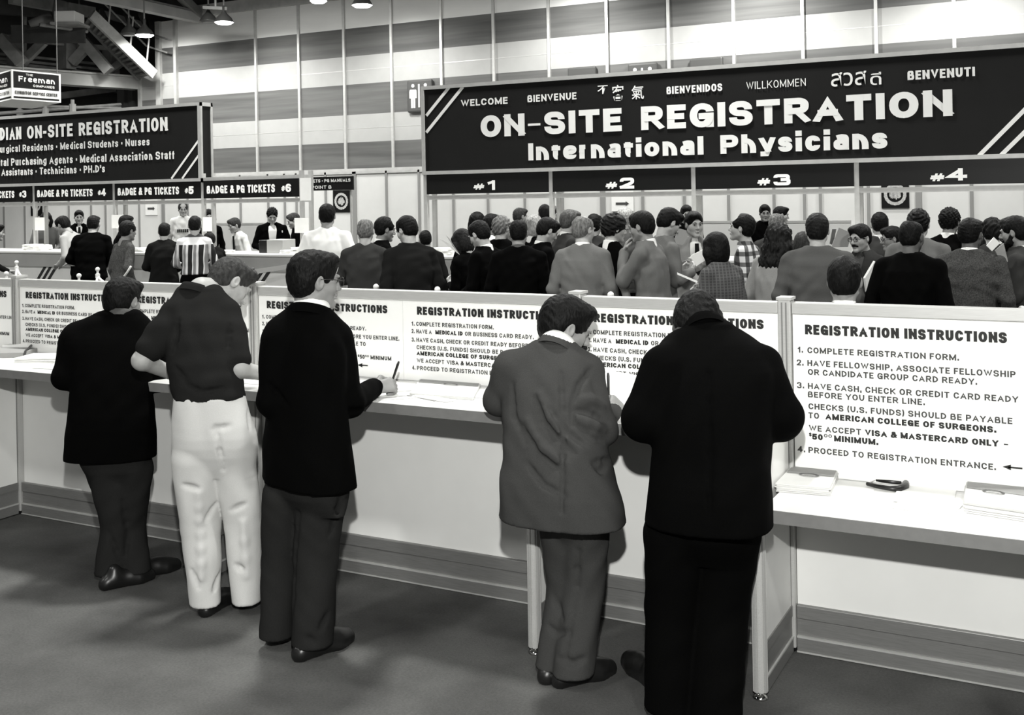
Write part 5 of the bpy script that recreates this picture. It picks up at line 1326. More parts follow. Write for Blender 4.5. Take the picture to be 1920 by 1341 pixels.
    if 'mustache' in extras:
        v = Vol(T(0, .1, -.05) - .07, T(0, .1, -.05) + .07, .006)
        v.chain([T(-.034, .082, -.058), T(0, .106, -.045), T(.034, .082, -.058)], [.006, .011, .006], .01); v.mesh('mustache', HAIR[hairc], t)
    if 'beard' in extras:
        v = Vol(T(0, 0, 0) - .17, T(0, 0, 0) + .17, h1)
        for x in (-1, 1): v.chain([T(x * .074, .005, -.02), T(x * .056, .03, -.075), T(0, .082, -.105)], [.014, .026, .034], .02)
        v.chain([T(-.034, .085, -.058), T(0, .108, -.044), T(.034, .085, -.058)], [.01, .011, .01], .01)
        v.ripple(.003, .02, seed); v.mesh('beard', HAIR[hairc], t)
    # ---- trousers or skirt, shoes (all stand behind the wall; plain but complete)
    lo3 = np.array(root) - .34 * S; lo3[2] = 0; hi3 = np.array(root) + .34 * S; hi3[2] = 1.08 * S
    v = Vol(lo3, hi3, .016)
    v.loft([(G(0, 0, z), ex, ey, a * S * fat, b * S * (.6 + .4 * fat)) for z, a, b in ((.86, .175, .118), (.95, .172, .115), (1.03, .155, .105))], .03)
    if skirt: v.loft([(G(0, 0, z), ex, ey, a * S * fat, b * S) for z, a, b in ((.45, .2, .17), (.7, .2, .15), (.9, .17, .12))], .03)
    for x in (-1, 1):
        v.chain([G(x * .088 * fat, 0, .87), G(x * .10, .01, .49), G(x * .105, -.01, .05)], [.095 * S * (.5 + .5 * fat), .072 * S, .064 * S], .04)
    v.cut((0, 0, .02), (0, 0, -1))
    v.mesh('skirt' if skirt else 'trousers', CL[legc], t)
    for x in (-1, 1): shoe(G(x * .105, -.085, 0), G(x * .125, .20, 0), S, t, h=.016)
    return t, G, T, A, Wd, B, S
# ================================================================== THE FIVE MEN AT THE COUNTER
def vol_hit(v, px, py):
    """where the photo's line of sight first meets the grown surface"""
    r = np.array(ray(px, py)); o = np.array(CAM); n = np.array(v.a.shape)
    t0, t1 = 3.5, 7.0; ts = np.arange(t0, t1, v.h * .5)
    P_ = o + ts[:, None] * r; q = np.floor((P_ - v.lo) / v.h + .5).astype(int)
    ok = ((q >= 0) & (q < n)).all(1)
    for i in np.nonzero(ok)[0]:
        if v.a[tuple(q[i])] < 0: return P_[i]
    return None
def folds(v, lines, rad=.007, k=.02, groove=True):
    hits = []
    for ln in lines:
        pts = []
        for (a, b) in zip(ln[:-1], ln[1:]):
            for f in (0, .34, .67):
                p = vol_hit(v, a[0] + (b[0] - a[0]) * f, a[1] + (b[1] - a[1]) * f)
                if p is not None: pts.append(p)
        p = vol_hit(v, *ln[-1])
        if p is not None: pts.append(p)
        hits.append(pts)
    for pts in hits:
        n = len(pts)
        for i in range(n - 1):
            r0, r1 = [rad * (.45 + .55 * math.sin(math.pi * min(max(j / max(n - 1, 1), .06), .94))) for j in (i, i + 1)]
            v.cone(pts[i], pts[i + 1], r0, r1, k, groove)
class Man:
    def __init__(s, label, d, face, foot, scale=1.0):
        """d: distance along the view; face: direction faced, degrees from straight at the wall, positive to the right"""
        s.d = d; f = math.radians(face); s.fw = np.array((math.sin(f), math.cos(f), 0)); s.rt = np.array((math.cos(f), -math.sin(f), 0)); s.s = scale; s.face = f
        c = atZ(foot[0], foot[1], 0); s.t = thing('person', label, 'person', (c.x, c.y, 0), 'men writing at the high counter')
    def q(s, px, py, dd=0.0): return np.array(atD(px, py, s.d + dd))
    def sec(s, pl, pr, py, dd, b):
        L, R_ = s.q(pl, py, dd), s.q(pr, py, dd); c = (L + R_) / 2; w = np.linalg.norm(R_ - L) / 2
        vd = nv((c - np.array(CAM)) * np.array((1, 1, 0))); vr = np.array((vd[1], -vd[0], 0))
        co = abs(float(vr @ s.rt)); si = math.sqrt(max(1 - co * co, 0))
        a = math.sqrt(max(w * w - (b * si) ** 2, (.5 * w) ** 2)) / max(co, .5)
        return (c, s.rt, s.fw, a, b)
    def secs(s, rows): return [s.sec(*r) for r in rows]
    def box(s, pts, pad): return np.min(pts, 0) - pad, np.max(pts, 0) + pad
    def head(s, px, py, dd, yaw, pitch, roll, hs, skin, hair, hairc, neck, arms, hands, torso, seed, forearm_r=(.045, .040, .028), rneck=.058, wr=1.0):
        c = s.q(px, py, dd); R = headframe(None, s.face + math.radians(yaw), math.radians(pitch), math.radians(roll)); s.R = R; s.hc = c; s.hs = hs
        pts = [c] + [p for a in arms for p in a] + [t_[0] for t_ in torso]
        lo, hi = s.box(pts, .2); v = Vol(lo, hi, .0048)
        T = add_head(v, c, R, hs, neck, True, rneck); s.T = T
        v.loft([(c_, x_, y_, a * .72, b * .66) for c_, x_, y_, a, b in torso], .03)
        for a in arms: v.chain(a, [r * s.s for r in forearm_r], .03)
        s.grip = [add_hand(v, w, d_, n_, 1.0 * s.s, curl, side, th) for w, d_, n_, side, curl, th in hands]
        v.mesh('body', SKIN[skin], s.t)
        hair_mesh(T, R, c, hs, hair, HAIR[hairc], s.t, .0055, seed)
        return T
    def jacket(s, rows, pads, sleeves, hem, mname, cut_n=None, fl=(), ridges=(), rip=.003, name='jacket', neckhole=None, h=.0085, srad=(.072, .060, .044), cutcuff=()):
        S_ = s.secs(rows); pts = [q[0] + sg * q[k] * q[k + 2] for q in S_ for sg in (-1, 1) for k in (1, 2)] + [p for a in sleeves for p in a]
        lo, hi = s.box(pts, .12); v = Vol(lo, hi, h); v.loft(S_, .05, 2.4, .35, 3)
        for a, b, ra, rb in pads: v.cone(a, b, ra, rb, .05)
        for i, a in enumerate(sleeves):
            rr = srad[i] if isinstance(srad[0], (list, tuple)) else srad
            v.chain(a, [r * s.s for r in rr], .03)
        v.ripple(rip * .7, .13, int(s.d * 1000), (1, 1, .5))
        if neckhole is not None: v.cone(neckhole[0], neckhole[1], neckhole[2], neckhole[3], .0, True)
        folds(v, ridges, .007, .03, False); folds(v, fl, .0055, .02, True)
        n = np.array((0, 0, -1.0)) if cut_n is None else np.array(cut_n, float)
        v.cut(hem, n)
        for p, n_ in cutcuff:  # cuff ends
            pass
        o = v.mesh(name, CL[mname], s.t); s.v = v; s.jk = o
        return o
    def collar(s, c, dr, r, m_='white', h=.02, name='shirt_collar', tilt=None):
        """a folded band round the neck: c centre, dr axis, r radius"""
        c = np.array(c); dr = nv(dr); x = nv(np.cross(dr, (.3, .2, .1))); y = np.cross(dr, x); mb = MB(); n = 28; vs = []
        for k in range(n):
            th = 2 * math.pi * k / n; e = x * math.cos(th) + y * math.sin(th)
            for rr, zz in ((r, -h), (r + .004, h), (r + .010, h * 1.05), (r + .016, h * .2), (r + .019, -h)): vs.append(c + e * rr + dr * zz)
        fs = []
        for k in range(n):
            a, b = 5 * k, 5 * ((k + 1) % n)
            for j in range(4): fs.append((a + j, b + j, b + j + 1, a + j + 1))
        return mb.add(vs, fs).build(name, CL[m_] if m_ in CL else m_, s.jk if name != 'shirt_collar' else s.t, True)
    def cuff(s, e, w, r, m_='white', a=.02, b=.03):
        e, w = Vector(e), Vector(w); d = (w - e).normalized()
        return MB().tube([w - d * a, w + d * b, w + d * (b + .004)], [r, r * .95, r * .8], 16).build('shirt_cuff', CL[m_], s.t, True)
    def trousers(s, rows, legs, mname, fl=(), ridges=(), top=None, rip=.0035, h=.0095, name='trousers'):
        S_ = s.secs(rows); pts = [q[0] + sg * q[k] * q[k + 2] for q in S_ for sg in (-1, 1) for k in (1, 2)] + [p for a, r in legs for p in a]
        lo, hi = s.box(pts, .13); lo[2] = -.01; v = Vol(lo, hi, h); v.loft(S_, .04, 2.3, .15, 2)
        for a, r in legs:
            a = [np.array(p) for p in a]; a[-1][2] = -.03; v.chain(a, r, .013)
        v.ripple(rip * .6, .13, int(s.d * 900), (1, 1, .6))
        folds(v, ridges, .0050, .035, False); folds(v, fl, .0034, .024, True)
        if top is not None: v.cut(top, (0, 0, 1))
        v.cut((0, 0, .05), (0, 0, -1))
        s.v = v
        return v.mesh(name, CL[mname], s.t)
    def shoes(s, pairs, sc_=1.05):
        for a, b in pairs: shoe(atZ(a[0], a[1], 0), atZ(b[0], b[1], 0), sc_, s.t, h=.0065)
    def glasses(s):
        T = s.T; g_ = MB()
        for x in (-1, 1):
            g_.tube([T(x * .032 + .025 * math.cos(k * math.pi / 8), .112, .004 + .021 * math.sin(k * math.pi / 8)) for k in range(16)], .002, 6, True)
            g_.tube([T(x * .057, .110, .010), T(x * .082, .05, .016), T(x * .088, -.005, .014)], .002, 6)
        g_.tube([T(-.008, .115, .010), T(.008, .115, .010)], .002, 6); g_.build('eyeglasses', M_LENS, s.t, True)
    def mustache(s, m_='black'):
        T = s.T; v = Vol(np.array(T(0, .1, -.05)) - .07, np.array(T(0, .1, -.05)) + .07, .004)
        v.chain([T(-.034, .082, -.060), T(-.012, .106, -.046), T(.012, .106, -.046), T(.034, .082, -.060)], [.006, .011, .011, .006], .01); v.mesh('mustache', HAIR[m_], s.t)
    def eyes(s):
        for x in (-1, 1):
            ve = MB(); ve.lathe((0, 0, 0), [(.001, -.0065), (.008, -.004), (.0095, 0), (.008, .004), (.001, .0065)], 10)
            o = ve.build('eye', M_EYE, None, True); o.matrix_world = Matrix.Translation(Vector(s.T(x * .031, .088, .009))) @ s.R.to_4x4() @ Matrix.Scale(s.hs, 4); o.parent = s.t; o.matrix_parent_inverse = s.t.matrix_basis.inverted()
def pen(w, d_, label):
    w = Vector(w); d_ = Vector(d_).normalized()
    o = MB().tube([w - d_ * .055, w - d_ * .045, w + d_ * .07, w + d_ * .085], [.0015, .0055, .0065, .0045], 10).build('pen', M_BLKPLASTIC, None, True); tag(o, label, 'pen')

# ---- the man with crossed feet, far left
m = Man('person in a black suit with crossed feet, leftmost of the five at the counter', 5.72, -32, (215, 1095), 1.05)
q = m.q
T1 = [(126, 288, 872, .02, .15), (130, 287, 800, .02, .145), (138, 283, 730, .06, .135), (136, 280, 685, .10, .135), (128, 278, 640, .14, .13), (140, 272, 612, .16, .10), (190, 258, 590, .17, .075)]
armL = [q(137, 640, .13), q(122, 708, .06), q(160, 705, .36)]; armR = [q(276, 640, .16), q(298, 712, .18), q(345, 706, .42)]
m.head(230, 566, .22, 22, 14, 0, .98, 'mid', 'full', 'black', q(228, 605, .17), [armL, armR], [(armL[2], (.2, 1, 0), (0, 0, 1), -1, .5, .3), (armR[2], (-.2, 1, -.05), (0, 0, 1), 1, .7, .5)], m.secs(T1[1:]), 11)
m.jacket(T1, [(q(212, 600, .17), q(145, 625, .15), .06, .062), (q(245, 600, .17), q(272, 625, .16), .06, .062)], [armL, armR], q(200, 858, .02), 'black', None, neckhole=(q(230, 584, .18), q(232, 560, .2), .058, .09))
m.collar(q(229, 588, .175), (q(231, 560, .2) - q(228, 600, .17)), .062, 'grey', .016, 'jacket_collar')
m.trousers([(150, 280, 850, .03, .12), (160, 276, 880, .03, .11), (175, 268, 910, .04, .06)], [([q(205, 875, .03), q(222, 985, .06), q(203, 1088, .0)], [.115, .088, .083]), ([q(250, 880, .06), q(240, 985, .10), q(262, 1058, .02)], [.105, .088, .07])], 'trousers_dark', [[(205, 1000), (225, 1050)], [(230, 940), (240, 1000), (236, 1040)]])
m.shoes([((186, 1108), (250, 1093)), ((240, 1088), (322, 1068))], 1.0)

# ---- the man in the polo shirt and white trousers
m = Man('person in a dark polo shirt and white trousers bending over the counter', 5.28, -22, (415, 1140), 1.0)
q = m.q
T2 = [(328, 457, 752, 0, .125), (320, 450, 700, .03, .125), (314, 442, 640, .09, .125), (318, 436, 600, .13, .12), (330, 422, 570, .17, .10), (350, 405, 545, .20, .075)]
armL = [q(330, 592, .14), q(266, 676, .06), q(330, 704, .28)]; armR = [q(424, 592, .16), q(446, 692, .02), q(502, 703, .24)]
m.head(430, 534, .30, 52, 40, -14, 1.03, 'light', 'short', 'brown', q(378, 545, .2), [armL, armR], [(armL[2], (.5, .8, 0), (0, 0, 1), -1, .5, .3), (armR[2], (.3, .9, -.1), (0, 0, 1), 1, .8, .6)], m.secs(T2), 22, forearm_r=(.050, .044, .031), rneck=.062)
sl = [[armL[0], armL[0] + (armL[1] - armL[0]) * .38, armL[0] + (armL[1] - armL[0]) * .72], [armR[0], armR[0] + (armR[1] - armR[0]) * .38, armR[0] + (armR[1] - armR[0]) * .82]]
m.jacket(T2, [(q(350, 555, .19), q(332, 582, .15), .06, .062), (q(400, 555, .19), q(420, 582, .16), .06, .062)], sl, q(390, 746, 0), 'polo', None, [[(345, 720), (380, 735), (420, 728)], [(330, 690), (350, 715)], [(335, 600), (330, 640), (322, 660)], [(432, 610), (428, 650)]], (), .0045, 'polo_shirt', neckhole=(q(372, 548, .22), q(400, 512, .28), .055, .075), srad=(.072, .075, .073))
m.collar(q(369, 546, .20), (q(384, 505, .24) - q(366, 560, .18)), .070, 'polo', .020, 'polo_collar')
m.trousers([(328, 456, 742, 0, .12), (325, 466, 775, 0, .13), (325, 478, 815, 0, .135), (328, 480, 850, .01, .12), (345, 474, 890, .02, .07)],
    [([q(368, 860, .01), q(376, 985, .04), q(386, 1122, -.02)], [.118, .097, .067]), ([q(438, 865, .03), q(457, 985, .06), q(462, 1105, .0)], [.108, .088, .067])], 'khaki',
    [[(404, 800), (412, 845), (418, 880)], [(345, 910), (370, 916)], [(404, 945), (386, 975)], [(360, 1070), (372, 1102)], [(412, 1075), (400, 1108)], [(434, 958), (458, 946)], [(442, 1060), (456, 1068)], [(466, 772), (469, 802)], [(400, 806), (430, 799)]],
    [[(373, 925), (376, 1000), (378, 1085)], [(456, 980), (462, 1080)]], q(390, 741, 0), .0045, .0075)
m.shoes([((379, 1160), (438, 1118)), ((446, 1143), (512, 1112))], 1.0)

# ---- the bespectacled man in the black blazer
m = Man('person in a black blazer and eyeglasses writing at the counter, right of white trousers', 4.80, 6, (565, 1210), 1.05)
q = m.q
T3 = [(495, 665, 915, .02, .155), (498, 656, 850, .02, .145), (502, 648, 780, .04, .135), (500, 645, 720, .06, .135), (500, 645, 665, .08, .13), (510, 638, 625, .10, .11), (540, 622, 595, .11, .08), (556, 608, 575, .12, .066)]
armL = [q(520, 640, .06), q(510, 752, .02), q(560, 745, .34)]; armR = [q(632, 645, .12), q(655, 755, .10), q(700, 728, .38)]
m.head(590, 528, .14, 26, 5, 0, 1.04, 'mid', 'full', 'black', q(583, 580, .12), [armL, armR], [(armL[2], (.1, 1, 0), (0, 0, 1), -1, .4, .3), (armR[2], (.62, .72, .12), (.5, -.5, .6), 1, 1.5, .8)], m.secs(T3[1:-1]), 33, rneck=.064)
m.glasses(); m.eyes()
m.jacket(T3, [(q(560, 592, .11), q(525, 622, .07), .06, .065), (q(602, 598, .12), q(632, 630, .12), .055, .065)], [armL, armR], q(580, 905, .02), 'black', (-.06, 0, -1), [[(655, 770), (668, 772), (690, 765)], [(505, 720), (540, 760)]], (), .003, neckhole=(q(584, 578, .13), q(590, 550, .14), .06, .10))
m.collar(q(584, 577, .125), (q(590, 545, .15) - q(582, 590, .11)) , .068, 'white', .026)
m.collar(q(582, 586, .122), (q(590, 545, .15) - q(582, 590, .11)), .080, 'black', .022, 'jacket_collar')
m.cuff(armR[1], armR[2], .043)
pen(m.grip[1] + np.array((0, 0, .02)), (.35, .1, 1), 'black pen upright in the hand of the bespectacled man')
m.trousers([(502, 653, 890, .03, .125), (506, 650, 925, .03, .115), (520, 640, 960, .03, .06)], [([q(528, 930, .05), q(524, 1050, .10), q(516, 1190, .06)], [.088, .080, .072]), ([q(602, 930, .03), q(592, 1050, .04), q(584, 1216, -.03)], [.112, .097, .090])], 'trousers_grey', [[(560, 960), (552, 1050), (548, 1150)], [(600, 1180), (615, 1150)], [(640, 930), (620, 1000)], [(575, 1195), (590, 1205)]], (), None, .003)
m.shoes([((500, 1212), (560, 1190)), ((550, 1243), (664, 1198))], 1.12)

# ---- the mustached man in the grey suit
m = Man('mustached person in a grey suit writing at the counter', 4.45, -2, (1060, 1275), 1.03)
q = m.q
T4 = [(934, 1174, 990, 0, .17), (938, 1160, 920, 0, .165), (944, 1140, 850, .03, .15), (944, 1126, 790, .07, .145), (942, 1116, 735, .12, .14), (950, 1108, 695, .16, .13), (975, 1094, 668, .18, .10), (1014, 1076, 648, .19, .07)]
armL = [q(958, 690, .17), q(934, 752, .22), q(985, 760, .5)]; armR = [q(1098, 700, .18), q(1128, 806, .05), q(1148, 776, .30)]
m.head(1060, 616, .27, 48, 24, 0, 1.04, 'mid', 'full', 'black', q(1042, 655, .19), [armL, armR], [(armL[2], (.3, 1, 0), (0, 0, 1), -1, .4, .3), (armR[2], (-.1, .85, .42), (.75, -.25, .45), 1, 1.4, .8)], m.secs(T4[1:-1]), 44, rneck=.060)
m.mustache(); m.eyes()
m.jacket(T4, [(q(1012, 665, .18), q(965, 690, .16), .06, .066), (q(1068, 668, .19), q(1100, 692, .18), .055, .066)], [armL, armR], q(1050, 976, 0), 'suit', (0, 0, -1),
    [[(1108, 692), (1086, 722), (1072, 762), (1074, 795)], [(1003, 745), (1020, 790), (1045, 825), (1078, 850)], [(1030, 765), (1060, 808), (1098, 836)], [(980, 800), (1008, 850), (1052, 885)], [(1078, 770), (1105, 774), (1138, 792)], [(1085, 800), (1108, 822), (1130, 828)], [(990, 870), (1020, 910), (1060, 930)], [(960, 720), (965, 780), (985, 830)], [(1052, 700), (1056, 800), (1054, 960)], [(1112, 868), (1144, 862)], [(1116, 872), (1126, 884), (1140, 868)]],
    [[(1078, 752), (1110, 750), (1128, 762)], [(1012, 740), (1032, 785), (1062, 822)], [(990, 790), (1018, 840), (1056, 868)], [(1082, 785), (1112, 796), (1132, 806)]], .0035, neckhole=(q(1044, 652, .2), q(1056, 620, .25), .055, .085), h=.0075)
m.collar(q(1045, 648, .20), (q(1060, 610, .27) - q(1040, 660, .18)), .062, 'white', .026)
m.collar(q(1042, 657, .195), (q(1060, 610, .27) - q(1040, 660, .18)), .074, 'suit', .022, 'jacket_collar')
m.cuff(armR[1], armR[2], .042)
pen(m.grip[1] + np.array((0, 0, .025)), (-.05, .1, 1), 'black pen upright in the hand of the mustached man')
m.trousers([(1000, 1138, 960, .03, .13), (1030, 1140, 985, .03, .12), (1040, 1132, 1020, .03, .07)], [([q(1056, 990, .08), q(1062, 1110, .12), q(1026, 1255, .04)], [.100, .080, .066]), ([q(1098, 990, .03), q(1094, 1110, .06), q(1068, 1258, -.03)], [.100, .088, .083])], 'suit', [[(1030, 1175), (1045, 1190), (1062, 1185)], [(1085, 1000), (1082, 1100), (1060, 1230)], [(1040, 1120), (1055, 1160)], [(1050, 1235), (1075, 1245), (1095, 1235)]], (), None, .004)
m.shoes([((1014, 1286), (1072, 1254)), ((1036, 1291), (1142, 1262))], 1.05)
a = vol_hit(m.v, 1132, 872)

# ---- the heavy man in black
m = Man('heavy person in a black suit with bowed head, rightmost at the high counter', 4.12, -4, (1290, 1320), 1.12)
q = m.q
T5 = [(1210, 1446, 995, 0, .19), (1217, 1444, 920, 0, .185), (1224, 1442, 850, .03, .175), (1222, 1444, 780, .06, .17), (1220, 1450, 720, .10, .165), (1226, 1446, 675, .14, .15), (1246, 1418, 640, .18, .12), (1280, 1372, 612, .22, .085)]
armL = [q(1248, 692, .12), q(1208, 785, .08), q(1255, 778, .32)]; armR = [q(1424, 694, .12), q(1462, 783, .06), q(1420, 775, .32)]
m.head(1306, 612, .30, 2, 46, 0, 1.07, 'dark', 'short', 'black', q(1318, 640, .2), [armL, armR], [(armL[2], (.2, 1, 0), (0, 0, 1), -1, .5, .3), (armR[2], (-.3, 1, -.05), (0, 0, 1), 1, .8, .6)], m.secs(T5[1:-1]), 55, rneck=.066)
m.jacket(T5, [(q(1282, 654, .19), q(1254, 690, .13), .065, .070), (q(1368, 652, .19), q(1412, 690, .13), .065, .070)], [armL, armR], q(1330, 982, 0), 'black', None, [[(1330, 700), (1332, 850), (1330, 975)]], (), .003, neckhole=(q(1322, 626, .24), q(1310, 590, .34), .06, .08), srad=(.085, .075, .055))
m.collar(q(1320, 618, .23), (q(1304, 575, .33) - q(1322, 640, .19)), .074, 'black', .024, 'jacket_collar')
m.trousers([(1216, 1420, 960, .03, .15), (1222, 1416, 1000, .03, .14), (1240, 1400, 1050, .03, .08)], [([q(1265, 1000, .04), q(1262, 1140, .08), q(1252, 1285, .0)], [.118, .105, .095]), ([q(1366, 1000, .04), q(1350, 1140, .06), q(1336, 1320, -.06)], [.122, .108, .10])], 'black', (), (), None, .003)
m.shoes([((1250, 1308), (1192, 1258)), ((1335, 1352), (1288, 1310))], 1.2)
# ================================================================== THE CROWD AND THE STAFF BEHIND
QL = 'people at the left booth'; QR = 'crowd in front of the right booth'; ST = 'staff behind the booth counters'
def C(px, pt, d, hd, label, **kw):
    return figure(px, pt, d, hd, label, **kw)
# --- left booth, from the left edge
C(-7, 420, 16.6, 82, 'person leaning in from the left edge with a dark sleeve along the booth counter', top='sweater', topc='charcoal', arms=('reach', 'reach'), lean=28, group=QL, collar=False)
C(86, 398, 21.0, 165, 'staff member in a pale blouse half hidden behind the leftmost booth post', top='shirt', topc='mgrey', hair='bob', hairc='dark', arms=('write', 'write'), group=ST, collar=False, look=20)
C(148, 394, 20.8, 178, 'staff member in a dark jacket and white shirt facing us, behind the leaning pair', topc='black', open_front='v', arms=('write', 'write'), group=ST, extras=('tie',))
C(117, 406, 16.6, -52, 'person in a white shirt leaning left over the booth counter beside the dark-coated man', top='shirt', topc='pale', legc='black', lean=26, pitch=24, arms=('write', 'write'), group=QL, collar=False, hair='full')
C(175, 404, 15.8, 14, 'person in a black jacket leaning on the booth counter, right of the white-shirted one', topc='black', legc='black', lean=18, arms=('write', 'write'), group=QL, collar=False, hem=.86, fat=1.1)
C(237, 404, 17.2, 100, 'dark-haired person mostly hidden behind the denim jacket man', topc='black', hair='full', group=QL, collar=False)
C(240, 415, 14.2, 62, 'person in a grey denim jacket over a pale shirt, looking right', top='sweater', topc='denim', legc='charcoal', hair='receding', hairc='dark', skin='mid', open_front='v', collar='lgrey', group=QL, hem=.86, arms=('down', 'pocket'), look=-6)
C(308, 418, 15.2, 6, 'person in a dark suit at the booth counter, left of the striped shirt', topc='charcoal', legc='charcoal', lean=10, arms=('write', 'write'), group=QL, collar=False)
C(365, 405, 14.8, 4, 'person in a boldly striped shirt seen from behind at the booth counter', top='shirt', topc='stripes', legc='black', arms=('write', 'write'), group=QL, collar=False, lean=8)
C(343, 380, 22.6, 178, 'staff member in a white T-shirt with a dark print, at the partition', top='tshirt', topc='white', hair='receding', hairc='brown', arms=('down', 'down'), group=ST, collar=False, extras=('print',))
C(391, 393, 19.5, 172, 'staff member with dark hair half hidden behind the post right of the striped shirt', top='sweater', topc='black', hair='bob', hairc='black', group=ST, collar=False)
C(392, 436, 16.0, -40, 'small person in dark clothes half hidden by the striped shirt', topc='charcoal', hair='short', hairc='dark', group=QL, collar=False, lean=14, arms=('write', 'write'))
C(439, 409, 18.4, -118, 'staff member with short hair in a white blouse with a dark lanyard, facing left', top='shirt', topc='white', hair='full', hairc='brown', lean=14, pitch=18, arms=('write', 'write'), group=ST, collar=False, extras=('tie',))
C(510, 390, 19.0, 176, 'staff member in a dark cardigan over a white top, looking down at the boxy monitor', top='sweater', topc='black', open_front='deep', hair='curly', hairc='black', pitch=26, arms=('write', 'write'), group=ST, fat=1.12)
C(550, 400, 18.6, -100, 'staff member in dark clothes partly hidden by the paper on the last booth post', top='sweater', topc='black', hair='full', hairc='brown', pitch=18, arms=('write', 'write'), group=ST, collar=False)
C(613, 383, 12.6, 6, 'tall person in a white short-sleeved shirt seen from behind, holding a dark book', top='tshirt', topc='white', legc='pale', hair='full', hairc='black', skin='mid', arms=('down', 'pocket'), group=QL, collar=False, fat=1.1)
# --- between the booths
C(685, 410, 11.0, 8, 'person with thin grey hair in a dark grey sweater, arms folded, back turned', top='sweater', topc='dgrey', legc='black', hair='thin', hairc='grey', arms=('cross', 'cross'), group=QL, collar=False, hem=.92, fat=1.06)
C(722, 408, 11.8, 72, 'person in a dark suit and tie facing right between the two with turned backs', topc='black', hair='receding', hairc='black', skin='mid', open_front='v', extras=('tie',), group=QL, pitch=12)
C(762, 406, 10.3, -22, 'person in a long charcoal jacket seen from behind with head bent left', top='suit', topc='charcoal', legc='black', hair='full', hairc='black', pitch=22, group=QL, collar=False, fat=1.08, look=-22)
C(797, 432, 13.2, -8, 'dark-haired person whose head shows behind the charcoal jacket', topc='charcoal', hairc='black', group=QR, collar=False)
# --- right booth crowd
C(866, 431, 11.0, -42, 'short-haired person in black bending over a folded leaflet, left end of the crowd', top='sweater', topc='black', hair='bob', hairc='dark', lean=14, pitch=28, arms=('hold', 'hold'), group=QR, collar=False)
C(898, 415, 10.4, -52, 'person in a black suit with white collar looking down to the left at the leaflet', topc='black', hair='full', hairc='black', pitch=26, lean=10, group=QR, arms=('write', 'write'))
C(895, 399, 12.7, 24, 'long dark-haired person behind the one reading the leaflet', top='sweater', topc='black', hair='bob', hairc='black', group=QR, collar=False)
C(922, 401, 12.4, 52, 'dark-haired person in a white shirt facing right near the left end of the crowd', top='shirt', topc='white', hair='short', hairc='black', skin='mid', group=QR, collar=False)
C(941, 406, 11.7, 22, 'person with curly grey hair in a dark suit, back turned', topc='black', hair='curly', hairc='grey', group=QR, collar=False, look=18)
C(975, 390, 16.2, 58, 'person with short dark hair looking right, raised behind the grey-curled one', topc='mgrey', hair='short', hairc='brown', group=ST, skin='mid', collar=False)
C(972, 411, 10.0, 4, 'broad person in a black suit, black hair thinning on the crown, back turned', topc='black', legc='black', hair='thin', hairc='black', skin='mid', group=QR, fat=1.08, collar='grey')
C(1002, 404, 12.6, 40, 'blond-haired person between two black suits', top='sweater', topc='black', hair='bob', hairc='blond', group=QR, collar=True)
C(1021, 384, 15.6, -6, 'dark-haired person behind the booth post at #2', topc='dgrey', hair='full', hairc='dark', group=ST, collar=False)
C(1042, 387, 16.5, 150, 'small pale face just right of the booth post at #2', topc='grey', hair='short', hairc='light', group=ST, collar=False)
C(1026, 409, 10.8, 66, 'person in a black suit and white collar bowing the head to the right', topc='black', hair='full', hairc='black', pitch=28, group=QR)
C(1069, 394, 11.9, 62, 'person with swept grey-brown hair in a dark grey suit, facing right', topc='dgrey', hair='full', hairc='light', group=QR, open_front='v')
C(1094, 404, 9.6, 12, 'white-haired person in a light grey suit seen from behind, near the middle', topc='mgrey', legc='mgrey', hair='thin', hairc='grey', group=QR, fat=1.04, look=32)
C(1114, 402, 12.4, 14, 'dark-haired person in a dark grey suit behind the white-haired one', topc='dgrey', hair='full', hairc='black', group=QR, collar=False)
C(1152, 403, 10.2, 48, 'bushy-haired person in a black vest over a pale blouse, facing right', top='vest', topc='black', legc='pale', hair='bush', hairc='dark', group=QR, collar='white', skirt=True, hem=1.0, look=22)
C(1171, 390, 12.8, 16, 'white-haired person whose crown shows under the arrow notice', topc='grey', hair='full', hairc='white', group=QR, collar=False)
C(1202, 397, 9.5, -66, 'person in a light grey jacket with a hand raised to the chin, facing left', topc='mgrey', legc='mgrey', hair='full', hairc='black', skin='mid', arms=('chin', 'cross'), group=QR, pitch=12, hem=.88)
C(1254, 391, 10.0, 58, 'person in a grey jacket with head bowed to the right, left of the smiling one', topc='mgrey', legc='dgrey', hair='full', hairc='black', pitch=32, arms=('hold', 'hold'), group=QR, collar=False, hem=.88)
C(1287, 385, 15.8, 170, 'dark-haired staff member behind the smiling man', top='sweater', topc='black', hair='full', hairc='dark', group=ST, collar=False)
C(1301, 397, 10.9, 158, 'smiling person in a pale jacket and dark lanyard facing us with papers in hand', topc='lgrey', legc='grey', hair='full', hairc='black', open_front='deep', arms=('hold', 'hold'), group=QR, extras=('tie',), hem=.88, pitch=4)
C(1341, 437, 8.8, -48, 'small person with a dark bob in a tweed jacket holding a booklet', topc='houndstooth', legc='charcoal', hair='bob', hairc='black', skin='mid', arms=('hold', 'hold'), group=QR, collar=False, cat='person')
C(1390, 402, 10.2, -78, 'person in a plaid short-sleeved shirt with receding dark hair, facing left', top='tshirt', topc='plaid', legc='charcoal', hair='receding', hairc='black', group=QR, collar=False, hem=.82, pitch=-6, arms=('down', 'down'))
C(1434, 384, 16.8, 172, 'dark-haired staff member facing us behind the plaid shirt', top='sweater', topc='black', hair='full', hairc='black', skin='mid', group=ST, collar=False)
C(1464, 387, 15.6, 74, 'dark-haired staff member in a dark suit facing right behind the grey crown', topc='charcoal', hair='short', hairc='black', group=ST)
